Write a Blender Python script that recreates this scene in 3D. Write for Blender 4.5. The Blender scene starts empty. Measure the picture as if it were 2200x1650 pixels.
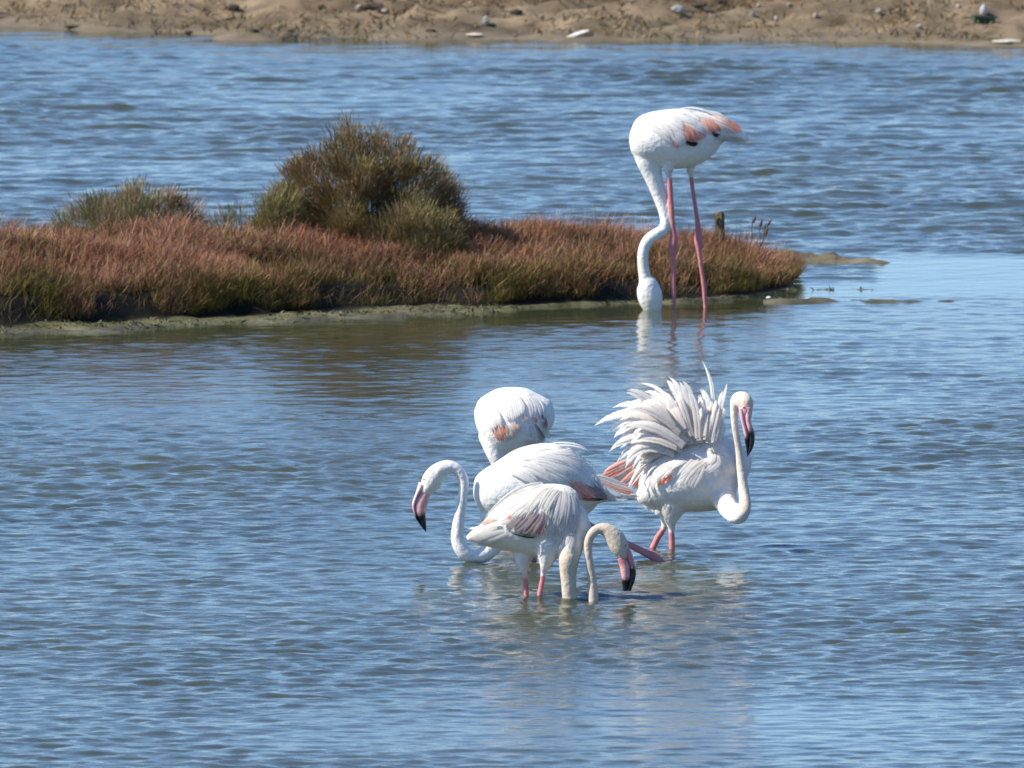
import bpy, bmesh, math, random
import numpy as np
from mathutils import Vector, Matrix, kdtree
from mathutils.bvhtree import BVHTree
from mathutils import noise as mnoise

random.seed(7)
RNG = np.random.default_rng(11)
SC = bpy.context.scene
COL = SC.collection

# ------------------------------------------------------------------ camera
F_PX, CAM_H, HORIZON = 45000.0, 6.8, -2400.0      # photo pixels (2200 x 1650), metres
PITCH = math.atan((825.0 - HORIZON) / F_PX)
cam_d = bpy.data.cameras.new('camera')
cam = bpy.data.objects.new('camera', cam_d)
COL.objects.link(cam)
cam.location = (0, 0, CAM_H)
cam.rotation_euler = (math.pi / 2 - PITCH, 0, 0)
cam_d.sensor_width = 36.0
cam_d.lens = 36.0 * F_PX / 2200.0
cam_d.clip_start = 1.0
cam_d.clip_end = 5000.0
cam_d.dof.use_dof = True
cam_d.dof.focus_distance = 86.0
cam_d.dof.aperture_fstop = cam_d.lens / 42.0      # 42 mm wide pupil
SC.camera = cam

# ------------------------------------------------------------------ sky and sun
SUN = Vector((-0.72, -0.13, 0.68)).normalized()
world = bpy.data.worlds.new('World')
SC.world = world
world.use_nodes = True
wn = world.node_tree
bg = wn.nodes['Background']
sky = wn.nodes.new('ShaderNodeTexSky')
sky.sky_type = 'NISHITA'
sky.sun_disc = False
sky.sun_elevation = math.asin(SUN.z)
sky.sun_rotation = math.atan2(SUN.x, SUN.y) % (2 * math.pi)
sky.altitude = 0
sky.air_density = 0.7
sky.dust_density = 0.0
sky.ozone_density = 6.5
wn.links.new(sky.outputs[0], bg.inputs[0])
bg.inputs[1].default_value = 0.128
sd = bpy.data.lights.new('sun', 'SUN')
sd.energy = 4.9
sd.angle = math.radians(0.53)
sd.color = (1.0, 0.925, 0.79)
sun = bpy.data.objects.new('sun', sd)
COL.objects.link(sun)
sun.location = (-60, 80, 50)
sun.rotation_euler = SUN.to_track_quat('Z', 'Y').to_euler()
SC.view_settings.view_transform = 'Standard'
SC.view_settings.look = 'None'
SC.view_settings.exposure = 0.56
SC.view_settings.gamma = 1.0
SC.render.engine = 'CYCLES'
SC.cycles.use_denoising = True
SC.cycles.filter_width = 1.6
SC.cycles.max_bounces = 6
SC.cycles.transparent_max_bounces = 12

# ------------------------------------------------------------------ helpers
_f = Vector((0, math.cos(PITCH), -math.sin(PITCH)))
_u = Vector((0, math.sin(PITCH), math.cos(PITCH)))
CAM = Vector((0, 0, CAM_H))

def ray(px, py):
    return (_f + Vector((1, 0, 0)) * ((px - 1100) / F_PX) + _u * ((825 - py) / F_PX))

def P(px, py, Y):
    """point of the view through photo pixel (px, py) at distance Y"""
    d = ray(px, py)
    return CAM + d * (Y / d.y)

def G(px, py, z=0.0):
    d = ray(px, py)
    return CAM + d * ((z - CAM_H) / d.z)

def tag(o, label=None, cat=None, group=None, kind=None):
    if label: o['label'] = label
    if cat: o['category'] = cat
    if group: o['group'] = group
    if kind: o['kind'] = kind
    return o

def link(name, me, parent=None, mat=None):
    o = bpy.data.objects.new(name, me)
    COL.objects.link(o)
    if mat: me.materials.append(mat)
    if parent is not None:
        o.parent = parent
    return o

def empty(name, loc):
    o = bpy.data.objects.new(name, None)
    COL.objects.link(o)
    o.location = loc
    return o

def mesh_np(name, verts, faces, cols=None, smooth=True):
    """verts (n,3), faces (m,k) int array with k 3 or 4, cols (n,3)"""
    me = bpy.data.meshes.new(name)
    verts = np.asarray(verts, np.float32); faces = np.asarray(faces, np.int32)
    m, k = faces.shape
    me.vertices.add(len(verts)); me.vertices.foreach_set('co', verts.ravel())
    me.loops.add(m * k); me.loops.foreach_set('vertex_index', faces.ravel())
    me.polygons.add(m)
    me.polygons.foreach_set('loop_start', np.arange(0, m * k, k, dtype=np.int32))
    if smooth:
        me.polygons.foreach_set('use_smooth', np.ones(m, bool))
    me.update(calc_edges=True)
    if cols is not None:
        a = me.color_attributes.new('Col', 'FLOAT_COLOR', 'POINT')
        c4 = np.ones((len(verts), 4), np.float32); c4[:, :3] = cols
        a.data.foreach_set('color', c4.ravel())
    return me

def fbm(x, y, seed, octs=4, base=1.0):
    """cheap smooth noise from random sinusoids, about -1..1 (numpy)"""
    r = np.random.default_rng(seed)
    out = np.zeros_like(x); amp = 1.0; tot = 0
    for o in range(octs):
        for k in range(4):
            a = r.uniform(0, 2 * math.pi); f = base * 2 ** o * r.uniform(0.7, 1.4)
            out += amp * np.sin(f * (x * math.cos(a) + y * math.sin(a)) * 2 * math.pi + r.uniform(0, 6.28)) * 0.5
        tot += amp; amp *= 0.55
    return out / tot

# ------------------------------------------------------------------ materials
def new_mat(name):
    m = bpy.data.materials.new(name); m.use_nodes = True
    return m, m.node_tree, m.node_tree.nodes['Principled BSDF']

def attr_mat(name, rough=0.7, spec=0.3, nscale=60.0, namt=0.25, bump=0.0, bscale=200.0, transl=0.0, sheen=0.0):
    """colour from the Col attribute, broken up with noise"""
    m, nt, b = new_mat(name)
    at = nt.nodes.new('ShaderNodeAttribute'); at.attribute_name = 'Col'
    tc = nt.nodes.new('ShaderNodeTexCoord')
    nz = nt.nodes.new('ShaderNodeTexNoise'); nz.inputs['Scale'].default_value = nscale; nz.inputs['Detail'].default_value = 4
    nt.links.new(tc.outputs['Object'], nz.inputs['Vector'])
    mr = nt.nodes.new('ShaderNodeMapRange')
    mr.inputs[1].default_value = 0.25; mr.inputs[2].default_value = 0.75
    mr.inputs[3].default_value = 1 - namt; mr.inputs[4].default_value = 1 + namt * 0.6
    nt.links.new(nz.outputs['Fac'], mr.inputs[0])
    mx = nt.nodes.new('ShaderNodeVectorMath'); mx.operation = 'MULTIPLY'
    nt.links.new(at.outputs['Color'], mx.inputs[0]); nt.links.new(mr.outputs[0], mx.inputs[1])
    nt.links.new(mx.outputs[0], b.inputs['Base Color'])
    b.inputs['Roughness'].default_value = rough
    b.inputs['Specular IOR Level'].default_value = spec
    if sheen: b.inputs['Sheen Weight'].default_value = sheen
    if bump:
        n2 = nt.nodes.new('ShaderNodeTexNoise'); n2.inputs['Scale'].default_value = bscale; n2.inputs['Detail'].default_value = 3
        nt.links.new(tc.outputs['Object'], n2.inputs['Vector'])
        bp = nt.nodes.new('ShaderNodeBump'); bp.inputs['Strength'].default_value = bump; bp.inputs['Distance'].default_value = 0.01
        nt.links.new(n2.outputs['Fac'], bp.inputs['Height']); nt.links.new(bp.outputs[0], b.inputs['Normal'])
    if transl:
        tr = nt.nodes.new('ShaderNodeBsdfTranslucent')
        nt.links.new(mx.outputs[0], tr.inputs['Color'])
        ms = nt.nodes.new('ShaderNodeMixShader'); ms.inputs[0].default_value = transl
        out = nt.nodes['Material Output']
        nt.links.new(b.outputs[0], ms.inputs[1]); nt.links.new(tr.outputs[0], ms.inputs[2])
        nt.links.new(ms.outputs[0], out.inputs['Surface'])
    return m

M_BODY = attr_mat('plumage', 0.75, 0.2, 45, 0.10, bump=0.42, bscale=60, sheen=0.15)
M_FEATHER = attr_mat('feather', 0.65, 0.25, 60, 0.10, transl=0.30)
def fray(m):
    """barbs come apart towards the edge and tip of a vane: the light passes between them"""
    nt = m.node_tree; N = nt.nodes; L = nt.links
    out = N['Material Output']; src = out.inputs['Surface'].links[0].from_socket
    at = N.new('ShaderNodeAttribute'); at.attribute_name = 'Col'
    tc = N.new('ShaderNodeTexCoord'); nz = N.new('ShaderNodeTexNoise'); nz.inputs['Scale'].default_value = 130; nz.inputs['Detail'].default_value = 2
    L.new(tc.outputs['Object'], nz.inputs['Vector'])
    ad = N.new('ShaderNodeMath'); ad.operation = 'MULTIPLY_ADD'; ad.inputs[1].default_value = 0.9
    L.new(nz.outputs['Fac'], ad.inputs[0]); L.new(at.outputs['Alpha'], ad.inputs[2])
    mr = N.new('ShaderNodeMapRange'); mr.inputs[1].default_value = 1.02; mr.inputs[2].default_value = 1.45; mr.inputs[3].default_value = 0.0; mr.inputs[4].default_value = 0.9
    L.new(ad.outputs[0], mr.inputs[0])
    tr = N.new('ShaderNodeBsdfTransparent'); mx = N.new('ShaderNodeMixShader')
    L.new(mr.outputs[0], mx.inputs[0]); L.new(src, mx.inputs[1]); L.new(tr.outputs[0], mx.inputs[2]); L.new(mx.outputs[0], out.inputs['Surface'])
fray(M_FEATHER)
M_BILL = attr_mat('bill_horn', 0.32, 0.5, 90, 0.22, bump=0.25, bscale=160)
M_EYE = attr_mat('eye_gloss', 0.1, 0.6, 100, 0.05)
M_SPRIG = attr_mat('glasswort', 0.7, 0.2, 25, 0.25, transl=0.15)
M_MUD = attr_mat('wet_mud', 0.7, 0.2, 9, 0.40, bump=0.8, bscale=30)
M_BANK = attr_mat('dry_bank', 0.9, 0.2, 5, 0.40, bump=0.9, bscale=14)
M_STRAW = attr_mat('dry_straw', 0.8, 0.2, 12, 0.30, transl=0.1)
M_WOOD = attr_mat('weathered_wood', 0.85, 0.2, 60, 0.45, bump=0.8, bscale=120)
M_STONE = attr_mat('pale_stone', 0.85, 0.25, 25, 0.30, bump=0.6, bscale=40)

def water_mat():
    m, nt, b = new_mat('lagoon_water')
    tc = nt.nodes.new('ShaderNodeTexCoord')
    nz = nt.nodes.new('ShaderNodeTexNoise'); nz.inputs['Scale'].default_value = 0.35; nz.inputs['Detail'].default_value = 5
    nt.links.new(tc.outputs['Object'], nz.inputs['Vector'])
    cr = nt.nodes.new('ShaderNodeValToRGB')
    cr.color_ramp.elements[0].color = (0.037, 0.046, 0.024, 1); cr.color_ramp.elements[0].position = 0.3
    cr.color_ramp.elements[1].color = (0.058, 0.067, 0.034, 1); cr.color_ramp.elements[1].position = 0.7
    nt.links.new(nz.outputs['Fac'], cr.inputs[0]); nt.links.new(cr.outputs[0], b.inputs['Base Color'])
    b.inputs['Roughness'].default_value = 0.07
    b.inputs['IOR'].default_value = 1.333
    b.inputs['Specular IOR Level'].default_value = 0.5
    # capillary ripples, lively where the surface itself is lively
    at = nt.nodes.new('ShaderNodeAttribute'); at.attribute_name = 'Col'
    mp = nt.nodes.new('ShaderNodeMapping'); mp.inputs['Scale'].default_value = (11, 22, 1)
    mp.inputs['Rotation'].default_value = (0, 0, 0.2)
    nt.links.new(tc.outputs['Object'], mp.inputs['Vector'])
    n2 = nt.nodes.new('ShaderNodeTexNoise'); n2.inputs['Scale'].default_value = 1.0; n2.inputs['Detail'].default_value = 4
    nt.links.new(mp.outputs[0], n2.inputs['Vector'])
    mu = nt.nodes.new('ShaderNodeMath'); mu.operation = 'MULTIPLY'
    nt.links.new(n2.outputs['Fac'], mu.inputs[0]); nt.links.new(at.outputs['Fac'], mu.inputs[1])
    bp = nt.nodes.new('ShaderNodeBump'); bp.inputs['Strength'].default_value = 1.0; bp.inputs['Distance'].default_value = 0.006
    nt.links.new(mu.outputs[0], bp.inputs['Height']); nt.links.new(bp.outputs[0], b.inputs['Normal'])
    return m
M_WATER = water_mat()

# ------------------------------------------------------------------ lagoon bed, far bank, water
def sstep(a, b, x):
    t = np.clip((x - a) / (b - a), 0, 1)
    return t * t * (3 - 2 * t)

def grid(xs, ys):
    X, Y = np.meshgrid(xs, ys)
    nx, ny = len(xs), len(ys)
    i = np.arange(nx * ny).reshape(ny, nx)
    faces = np.stack([i[:-1, :-1], i[:-1, 1:], i[1:, 1:], i[1:, :-1]], -1).reshape(-1, 4)
    return X, Y, faces

gm = mesh_np('ground', [(-3000, -500, -0.62), (3000, -500, -0.62), (3000, 4500, -0.62), (-3000, 4500, -0.62)], [[0, 1, 2, 3]],
             np.full((4, 3), (0.09, 0.08, 0.05)))
tag(link('ground', gm, None, M_MUD), kind='structure')

# shoreline of the far bank, in photo pixels of the water's edge
FB_PX = np.array([-600, 0, 150, 330, 480, 560, 800, 1100, 1500, 1900, 2200, 2800], float)
FB_PY = np.array([52, 56, 60, 66, 78, 84, 85, 83, 86, 88, 95, 97], float)
_fx, _fy = [], []
for a, b in zip(FB_PX, FB_PY):
    g = G(a, b); _fx.append(g.x); _fy.append(g.y)
def far_edge(x): return np.interp(x, _fx, _fy)

def bank_z(X, Y):
    t = Y - far_edge(X) + 0.40 * fbm(X, Y, 3, 4, 0.5)
    z = -0.25 + 0.27 * sstep(-1.2, 0.1, t) + 0.16 * sstep(0.0, 2.2, t) + 0.06 * sstep(2.0, 3.2, t) + 0.25 * sstep(3.0, 12, t) + 0.6 * sstep(10, 60, t)
    rough = sstep(-0.2, 0.6, t) * (1 - 0.8 * sstep(30, 60, t))
    z += rough * (0.045 * fbm(X, Y, 5, 4, 0.55) + 0.05 * np.abs(fbm(X * 0.6, Y * 0.8, 8, 5, 0.9)) + 0.026 * fbm(X, Y, 9, 3, 3.0))
    return z, t
xs = np.concatenate([[-2500, -600, -150, -40, -15], np.arange(-8, 8.01, 0.05), [15, 40, 150, 600, 2500]])
ys = np.concatenate([np.arange(121, 136, 0.05), [140, 150, 170, 200, 300, 600, 1500, 4000]])
X, Y, F = grid(xs, ys)
Z, T = bank_z(X, Y)
nA = fbm(X, Y, 21, 4, 0.8); nB = fbm(X, Y * 1.5, 22, 4, 0.3)
k = (sstep(1.0, 2.2, T + 0.6 * nB))[..., None]
low = np.array((0.190, 0.146, 0.096)); top = np.array((0.128, 0.080, 0.040))
C = low * (1 - k) + top * k
C = C * (1 + 0.40 * nA[..., None] + 0.25 * fbm(X * 1.5, Y, 23, 4, 2.0)[..., None])
wet = sstep(0.45, 0.0, T)[..., None]
C = C * (1 - wet) + np.array((0.17, 0.14, 0.10)) * wet
fb = mesh_np('far_bank', np.stack([X, Y, Z], -1).reshape(-1, 3), F, C.reshape(-1, 3).clip(0.01, 1))
tag(link('far_bank', fb, None, M_BANK), kind='structure')

# the island's front edge of plants (photo pixels on the ground)
IF_PX = np.array([-900, -300, 0, 200, 500, 750, 1000, 1300, 1500, 1620, 1700, 1735], float)
IF_PY = np.array([735, 722, 713, 705, 690, 676, 668, 657, 648, 640, 630, 618], float)
_ix, _iy = [], []
for a, b in zip(IF_PX, IF_PY):
    g = G(a, b); _ix.append(g.x); _iy.append(g.y)
_ix = np.array(_ix); _iy = np.array(_iy)
HS_PX = np.array([-900, 0, 600, 1000, 1300, 1500, 1620, 1690, 1735], float)
HS_V = np.array([.37, .37, .36, .33, .305, .245, .18, .13, .06])
_hx = np.array([G(a, 680).x for a in HS_PX])
ISL_R = float(_ix[-1])
def isl_front(x): return np.interp(x, _ix, _iy)
def isl_h(x): return np.interp(x, _hx, HS_V)
def veg_top(X, Y):
    """height of the canopy of the low plants"""
    t = Y - isl_front(X) + 0.10 * fbm(X, Y, 31, 3, 0.9)
    h = isl_h(X)
    wd = 0.45 + 0.55 * np.clip(h / 0.36, 0, 1)
    t2 = t / wd
    prof = 0.62 * sstep(-0.02, 0.35, t2) + 0.38 * sstep(0.3, 1.4, t2)
    prof = prof * (1 - sstep(1.55, 3.0, t2))
    end = 1 - sstep(ISL_R - 0.12, ISL_R + 0.02, X)
    return h * prof * end * (1 + 0.10 * fbm(X, Y, 33, 3, 1.2)), t

def island_z(X, Y):
    vt, t = veg_top(X, Y)
    z = np.full_like(X, -0.16)
    core = vt - 0.09
    z = np.maximum(z, np.where(vt > 0.02, np.maximum(core, 0.012), -0.16))
    # mud shelf in front
    px = 1100 + X / Y * F_PX
    n1 = fbm(X, Y, 41, 4, 0.7); n2 = fbm(X, Y, 42, 4, 2.2)
    wsh = np.interp(px, [-900, 0, 500, 1000, 1090, 1250, 1600, 1735], [0.27, 0.25, 0.20, 0.12, -0.02, -0.10, -0.10, -0.12])
    d = (t + wsh) + 0.16 * n1 + 0.10 * n2
    shelf = -0.16 + 0.172 * sstep(-0.40, 0.03, d) + 0.010 * n2 + 0.007 * fbm(X, Y, 43, 2, 6.0) + 0.010 * sstep(0.1, 0.5, d)
    shelf = -0.16 + (shelf + 0.16) * (1 - sstep(0.6, 1.2, t)) * (1 - sstep(ISL_R - 0.25, ISL_R + 0.15, X + 0.1 * n1))
    z = np.maximum(z, shelf)
    # pale bar running out behind the right end
    f = np.clip((px - 1560) / (1945 - 1560), 0, 1)
    py0 = np.interp(px, [1560, 1700, 1800, 1945], [557, 557, 558, 566])
    yc = CAM_H / ((py0 - HORIZON) / F_PX)
    hw = 0.50 * (1 - f ** 2.2) + 0.02
    dd = np.abs(Y - yc) / hw + 0.30 * n1
    bar = -0.16 + 0.178 * (1 - sstep(0.45, 1.35, dd)) + 0.022 * n2 + 0.018 * fbm(X, Y, 44, 2, 5.0) - 0.022 * sstep(0.5, 1.0, f)
    bar = np.where((px > 1480) & (px < 1960), bar, -0.16)
    z = np.maximum(z, bar)
    # two thin broken mud lines
    for (a, b, pa, pb, w, hgt) in ((1650, 2090, 647, 645, 0.10, 0.004), (1700, 1890, 622, 621, 0.06, 0.001)):
        f = np.clip((px - a) / (b - a), 0, 1)
        yc = CAM_H / ((pa + (pb - pa) * f - HORIZON) / F_PX)
        dd = np.abs(Y - yc) / (w * (1.15 - 0.75 * f)) + 0.45 * n1
        ln = -0.06 + (0.06 + hgt) * (1 - sstep(0.5, 2.5, dd)) + 0.016 * n2 + 0.008 * fbm(X, Y, 45, 2, 5.0) - 0.003 * f
        z = np.maximum(z, np.where((px > a - 20) & (px < b + 30), ln, -0.16))
    return z, t, vt
xs = np.arange(-5.5, 3.6, 0.039); ys = np.arange(95.5, 105.6, 0.039)
X, Y, F = grid(xs, ys)
Z, T, VT = island_z(X, Y)
edge = np.minimum(np.minimum(sstep(-5.5, -5.2, X), 1 - sstep(3.3, 3.55, X)), np.minimum(sstep(95.5, 95.8, Y), 1 - sstep(105.2, 105.5, Y)))
Z = Z * edge - 0.2 * (1 - edge)
nA = fbm(X, Y, 51, 4, 0.9); nB = fbm(X, Y, 52, 4, 3.0)
C = np.empty(X.shape + (3,)); C[:] = (0.125, 0.120, 0.085)
C *= (0.85 + 0.25 * nA + 0.35 * nB)[..., None]
gk = sstep(-0.28, 0.0, T)[..., None] * (0.6 + 0.4 * nA[..., None]) * 0.55
C = C * (1 - gk) + np.array((0.15, 0.155, 0.045)) * gk
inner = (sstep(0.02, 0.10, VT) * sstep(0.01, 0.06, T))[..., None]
C = C * (1 - inner) + np.array((0.011, 0.009, 0.006)) * inner  # dark mud, its colour taken near black for the shade under overhanging plants
bk = ((Y > 101.9) & (X > 1.1))[..., None]
C = np.where(bk, np.array((0.130, 0.110, 0.070)) * (1 + 0.35 * nA + 0.25 * nB)[..., None], C)
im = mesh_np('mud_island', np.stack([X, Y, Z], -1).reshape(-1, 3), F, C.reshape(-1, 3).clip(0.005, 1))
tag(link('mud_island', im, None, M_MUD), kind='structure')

# --- water: one sheet of real wind waves, calm in the lee of the island
def water():
    xs = np.concatenate([[-3000, -600, -150, -40, -14, -8], np.arange(-5.6, 5.61, 0.040), [8, 14, 40, 150, 600, 3000]])
    fine = [72.0]
    while fine[-1] < 125.6:
        fine.append(fine[-1] + 0.022 + 0.020 * (fine[-1] - 72) / 54)
    ys = np.concatenate([[-400, 0, 40, 60, 69], fine, [127, 131, 136]])
    X, Y, F = grid(xs, ys)
    px = 1100 + X / Y * F_PX
    py = HORIZON + CAM_H / Y * F_PX
    wob = fbm(X, Y, 61, 3, 0.25)
    far = sstep(103.3, 104.6, Y + 0.5 * wob + 0.25 * np.clip((px - 1900) / 300, 0, 1))
    isl = (X < ISL_R + 0.35)
    far = np.where(isl, sstep(101.6, 102.6, Y + 0.3 * wob), far) * 0.82
    near = 1 - sstep(90.5, 97.0, Y + 1.3 * wob + 0.55 * np.clip((1300 - px) / 600, -1, 1.6))
    dfr = np.clip(isl_front(np.minimum(X, ISL_R)) - Y, 0, 9)
    rough = np.clip(0.085 + 0.36 * sstep(0.35, 1.4, dfr + 0.3 * wob) + 0.75 * near + far * 1.0, 0, 1.0)
    rough *= (1 + 0.50 * fbm(X * 0.7, Y * 0.45, 62, 3, 0.22))
    shore = sstep(0.2, 3.0, far_edge(X) - Y)
    rough *= np.where(Y > 112, 0.25 + 0.75 * shore, 1.0)
    edge = np.minimum(sstep(-5.6, -5.0, X), 1 - sstep(5.0, 5.6, X)) * sstep(72, 73, Y) * (1 - sstep(125.0, 125.6, Y))
    r = np.random.default_rng(5)
    Z = np.zeros_like(X); SX = np.zeros_like(X)
    def train(n, l0, l1, slope, spread, gain):
        nonlocal Z
        for i in range(n):
            L = math.exp(r.uniform(math.log(l0), math.log(l1)))
            a = -math.pi / 2 + 0.22 + r.normal(0, spread)
            kx, ky = math.cos(a) * 2 * math.pi / L, math.sin(a) * 2 * math.pi / L
            amp = slope / math.sqrt(n / 2.0) * L / (2 * math.pi)
            ph = kx * X + ky * Y + r.uniform(0, 6.28) + 0.9 * fbm(X, Y, int(r.integers(1e6)), 1, 0.35 / max(L, .15) * 0.25)
            Z = Z + gain * amp * (np.sin(ph) + 0.22 * np.cos(2 * ph))
    train(48, 0.070, 0.23, 0.112, 0.78, rough)
    train(16, 0.24, 0.60, 0.062, 0.66, rough * (0.50 + 0.75 * far))
    train(8, 0.7, 1.5, 0.030, 0.5, rough * (0.4 + 0.6 * far))
    for (cpx, cpy, a0) in ((1020, 1208, .006), (1130, 1282, .005), (1160, 1284, .005), (1222, 1276, .006), (1275, 1276, .006), (1350, 1268, .004), (1405, 1203, .006), (1403, 1176, .005), (1444, 1181, .005), (1398, 662, .003), (1449, 666, .002), (1515, 661, .002)):
        g = G(cpx, cpy); rr = np.hypot(X - g.x, Y - g.y)
        m = rr < 0.9
        Z[m] += a0 * np.cos(rr[m] * 2 * math.pi / 0.105 + cpx) * np.exp(-rr[m] / 0.20)
    Z *= edge
    C = np.repeat((rough * 0.9 + 0.03)[..., None], 3, -1).clip(0, 1)
    me = mesh_np('water', np.stack([X, Y, Z], -1).reshape(-1, 3), F, C.reshape(-1, 3))
    return tag(link('water', me, None, M_WATER), kind='structure')
water()

# ------------------------------------------------------------------ plants
def sprigs(base, length, lean, width, col, tipcol, curve=0.3, seg=2):
    """many narrow upright shoots in one mesh. base (n,3) length (n,) lean (n,2) horizontal drift"""
    n = len(base)
    yaw = RNG.uniform(0, math.pi, n)
    sx, sy = np.cos(yaw), np.sin(yaw)
    V, Cc = [], []
    for i in range(seg + 1):
        f = i / seg
        c = base.copy()
        c[:, 0] += lean[:, 0] * length * (f + curve * f * f)
        c[:, 1] += lean[:, 1] * length * (f + curve * f * f)
        c[:, 2] += length * f * (1 - 0.25 * np.hypot(lean[:, 0], lean[:, 1]) * f)
        w = width * (0.5 if i == 0 else (1.0 if i < seg else 0.35)) * 0.5
        for s in (-1, 1):
            v = c.copy(); v[:, 0] += s * w * sx; v[:, 1] += s * w * sy
            V.append(v); Cc.append(col * (1 - f) + tipcol * f)
    V = np.stack(V, 1); Cc = np.stack(Cc, 1)          # n, 2(seg+1), 3
    m = 2 * (seg + 1)
    fl = np.array([[2 * i, 2 * i + 1, 2 * i + 3, 2 * i + 2] for i in range(seg)])
    faces = (np.arange(n)[:, None, None] * m + fl[None]).reshape(-1, 4)
    return V.reshape(-1, 3), faces, Cc.reshape(-1, 3)

def lerp_cols(palette, n, jitter=0.18):
    p = np.array(palette)
    c = p[RNG.integers(0, len(p), n)]
    return (c * (1 + RNG.uniform(-jitter, jitter, (n, 1)))).clip(0.004, 1)

PINKS = [(0.30, 0.130, 0.088), (0.27, 0.130, 0.092), (0.33, 0.165, 0.125), (0.25, 0.10, 0.062), (0.29, 0.17, 0.11), (0.24, 0.15, 0.08), (0.33, 0.20, 0.15)]
GREENS = [(0.095, 0.095, 0.020), (0.15, 0.135, 0.035), (0.075, 0.062, 0.020), (0.17, 0.13, 0.05), (0.045, 0.036, 0.018), (0.13, 0.07, 0.03)]
REDS = [(0.26, 0.065, 0.035), (0.22, 0.085, 0.03)]

def carpet(n):
    X = RNG.uniform(-4.2, ISL_R + 0.02, n * 3); T = RNG.uniform(-0.03, 2.3, n * 3) ** 1.0
    keep = RNG.random(n * 3) < np.where(T < 0.5, 1.0, 0.55)
    X, T = X[keep], T[keep]
    Y = isl_front(X) + T
    vt, t = veg_top(X, Y)
    clump = fbm(X, Y, 71, 3, 1.6)
    hollow = 0.30 + 1.3 * fbm(X * 0.8, Y * 0.5, 74, 3, 1.3)
    ok = (vt > (0.30 + 0.22 * fbm(X, Y * 0.3, 75, 3, 0.9)) * isl_h(X)) & (RNG.random(len(X)) < np.where(t < 0.38, np.clip(hollow, 0.05, 1), 0.75 + 0.5 * clump))
    X, Y, vt, t, clump = X[ok][:n], Y[ok][:n], vt[ok][:n], t[ok][:n], clump[ok][:n]
    n = len(X)
    h = isl_h(X)
    L = RNG.uniform(0.040, 0.092, n) * (0.8 + 0.3 * np.clip(vt / 0.3, 0, 1)) * (1 + 0.35 * clump)
    zb = np.maximum(vt - 0.09 + RNG.uniform(-0.02, 0.03, n), 0.03)
    front = 1 - sstep(0.10, 0.50, t)
    base = np.stack([X, Y, zb], 1)
    lean = np.stack([0.14 + RNG.normal(0, 0.40, n), -0.55 * front + RNG.normal(0, 0.32, n)], 1)
    px = 1100 + X / Y * F_PX
    greenness = np.clip(0.06 + 0.72 * (1 - sstep(0.08, 0.80, t + 0.35 * fbm(X, Y, 72, 3, 0.8))) + 0.25 * sstep(1450, 1720, px) + 0.45 * fbm(X, Y, 73, 3, 1.1), 0, 1)
    patch = 1 + 0.38 * fbm(X, Y, 76, 4, 1.1)
    tall = fbm(X, Y, 77, 3, 1.8) > 0.45
    L = L * np.where(tall & (RNG.random(n) < 0.35), 1.7, 1.0)
    isg = RNG.random(n) < greenness
    isr = RNG.random(n) < np.clip(0.10 + 0.35 * fbm(X, Y, 78, 3, 1.3), 0.02, 1)
    tip = np.where(isg[:, None], lerp_cols(GREENS, n), lerp_cols(PINKS, n))
    tip = np.where((isr & ~isg)[:, None], lerp_cols(REDS, n), tip)
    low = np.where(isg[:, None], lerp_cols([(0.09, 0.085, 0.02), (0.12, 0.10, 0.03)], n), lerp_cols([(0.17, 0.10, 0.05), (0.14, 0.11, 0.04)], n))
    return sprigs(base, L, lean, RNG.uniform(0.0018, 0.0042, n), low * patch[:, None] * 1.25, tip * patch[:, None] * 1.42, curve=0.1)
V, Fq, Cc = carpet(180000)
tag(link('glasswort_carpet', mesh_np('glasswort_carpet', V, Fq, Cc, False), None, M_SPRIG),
    'low carpet of reddish pink and green glasswort covering the mud island', 'glasswort', kind='stuff')

# ------------------------------------------------------------------ lofts
def catmull(pts, sub):
    pts = np.asarray(pts, float); n = len(pts); out = []
    for i in range(n - 1):
        p0 = pts[max(i - 1, 0)]; p1 = pts[i]; p2 = pts[i + 1]; p3 = pts[min(i + 2, n - 1)]
        for k in range(sub):
            t = k / sub
            out.append(0.5 * ((2 * p1) + (-p0 + p2) * t + (2 * p0 - 5 * p1 + 4 * p2 - p3) * t * t + (-p0 + 3 * p1 - 3 * p2 + p3) * t ** 3))
    out.append(pts[-1])
    return np.array(out)

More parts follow.
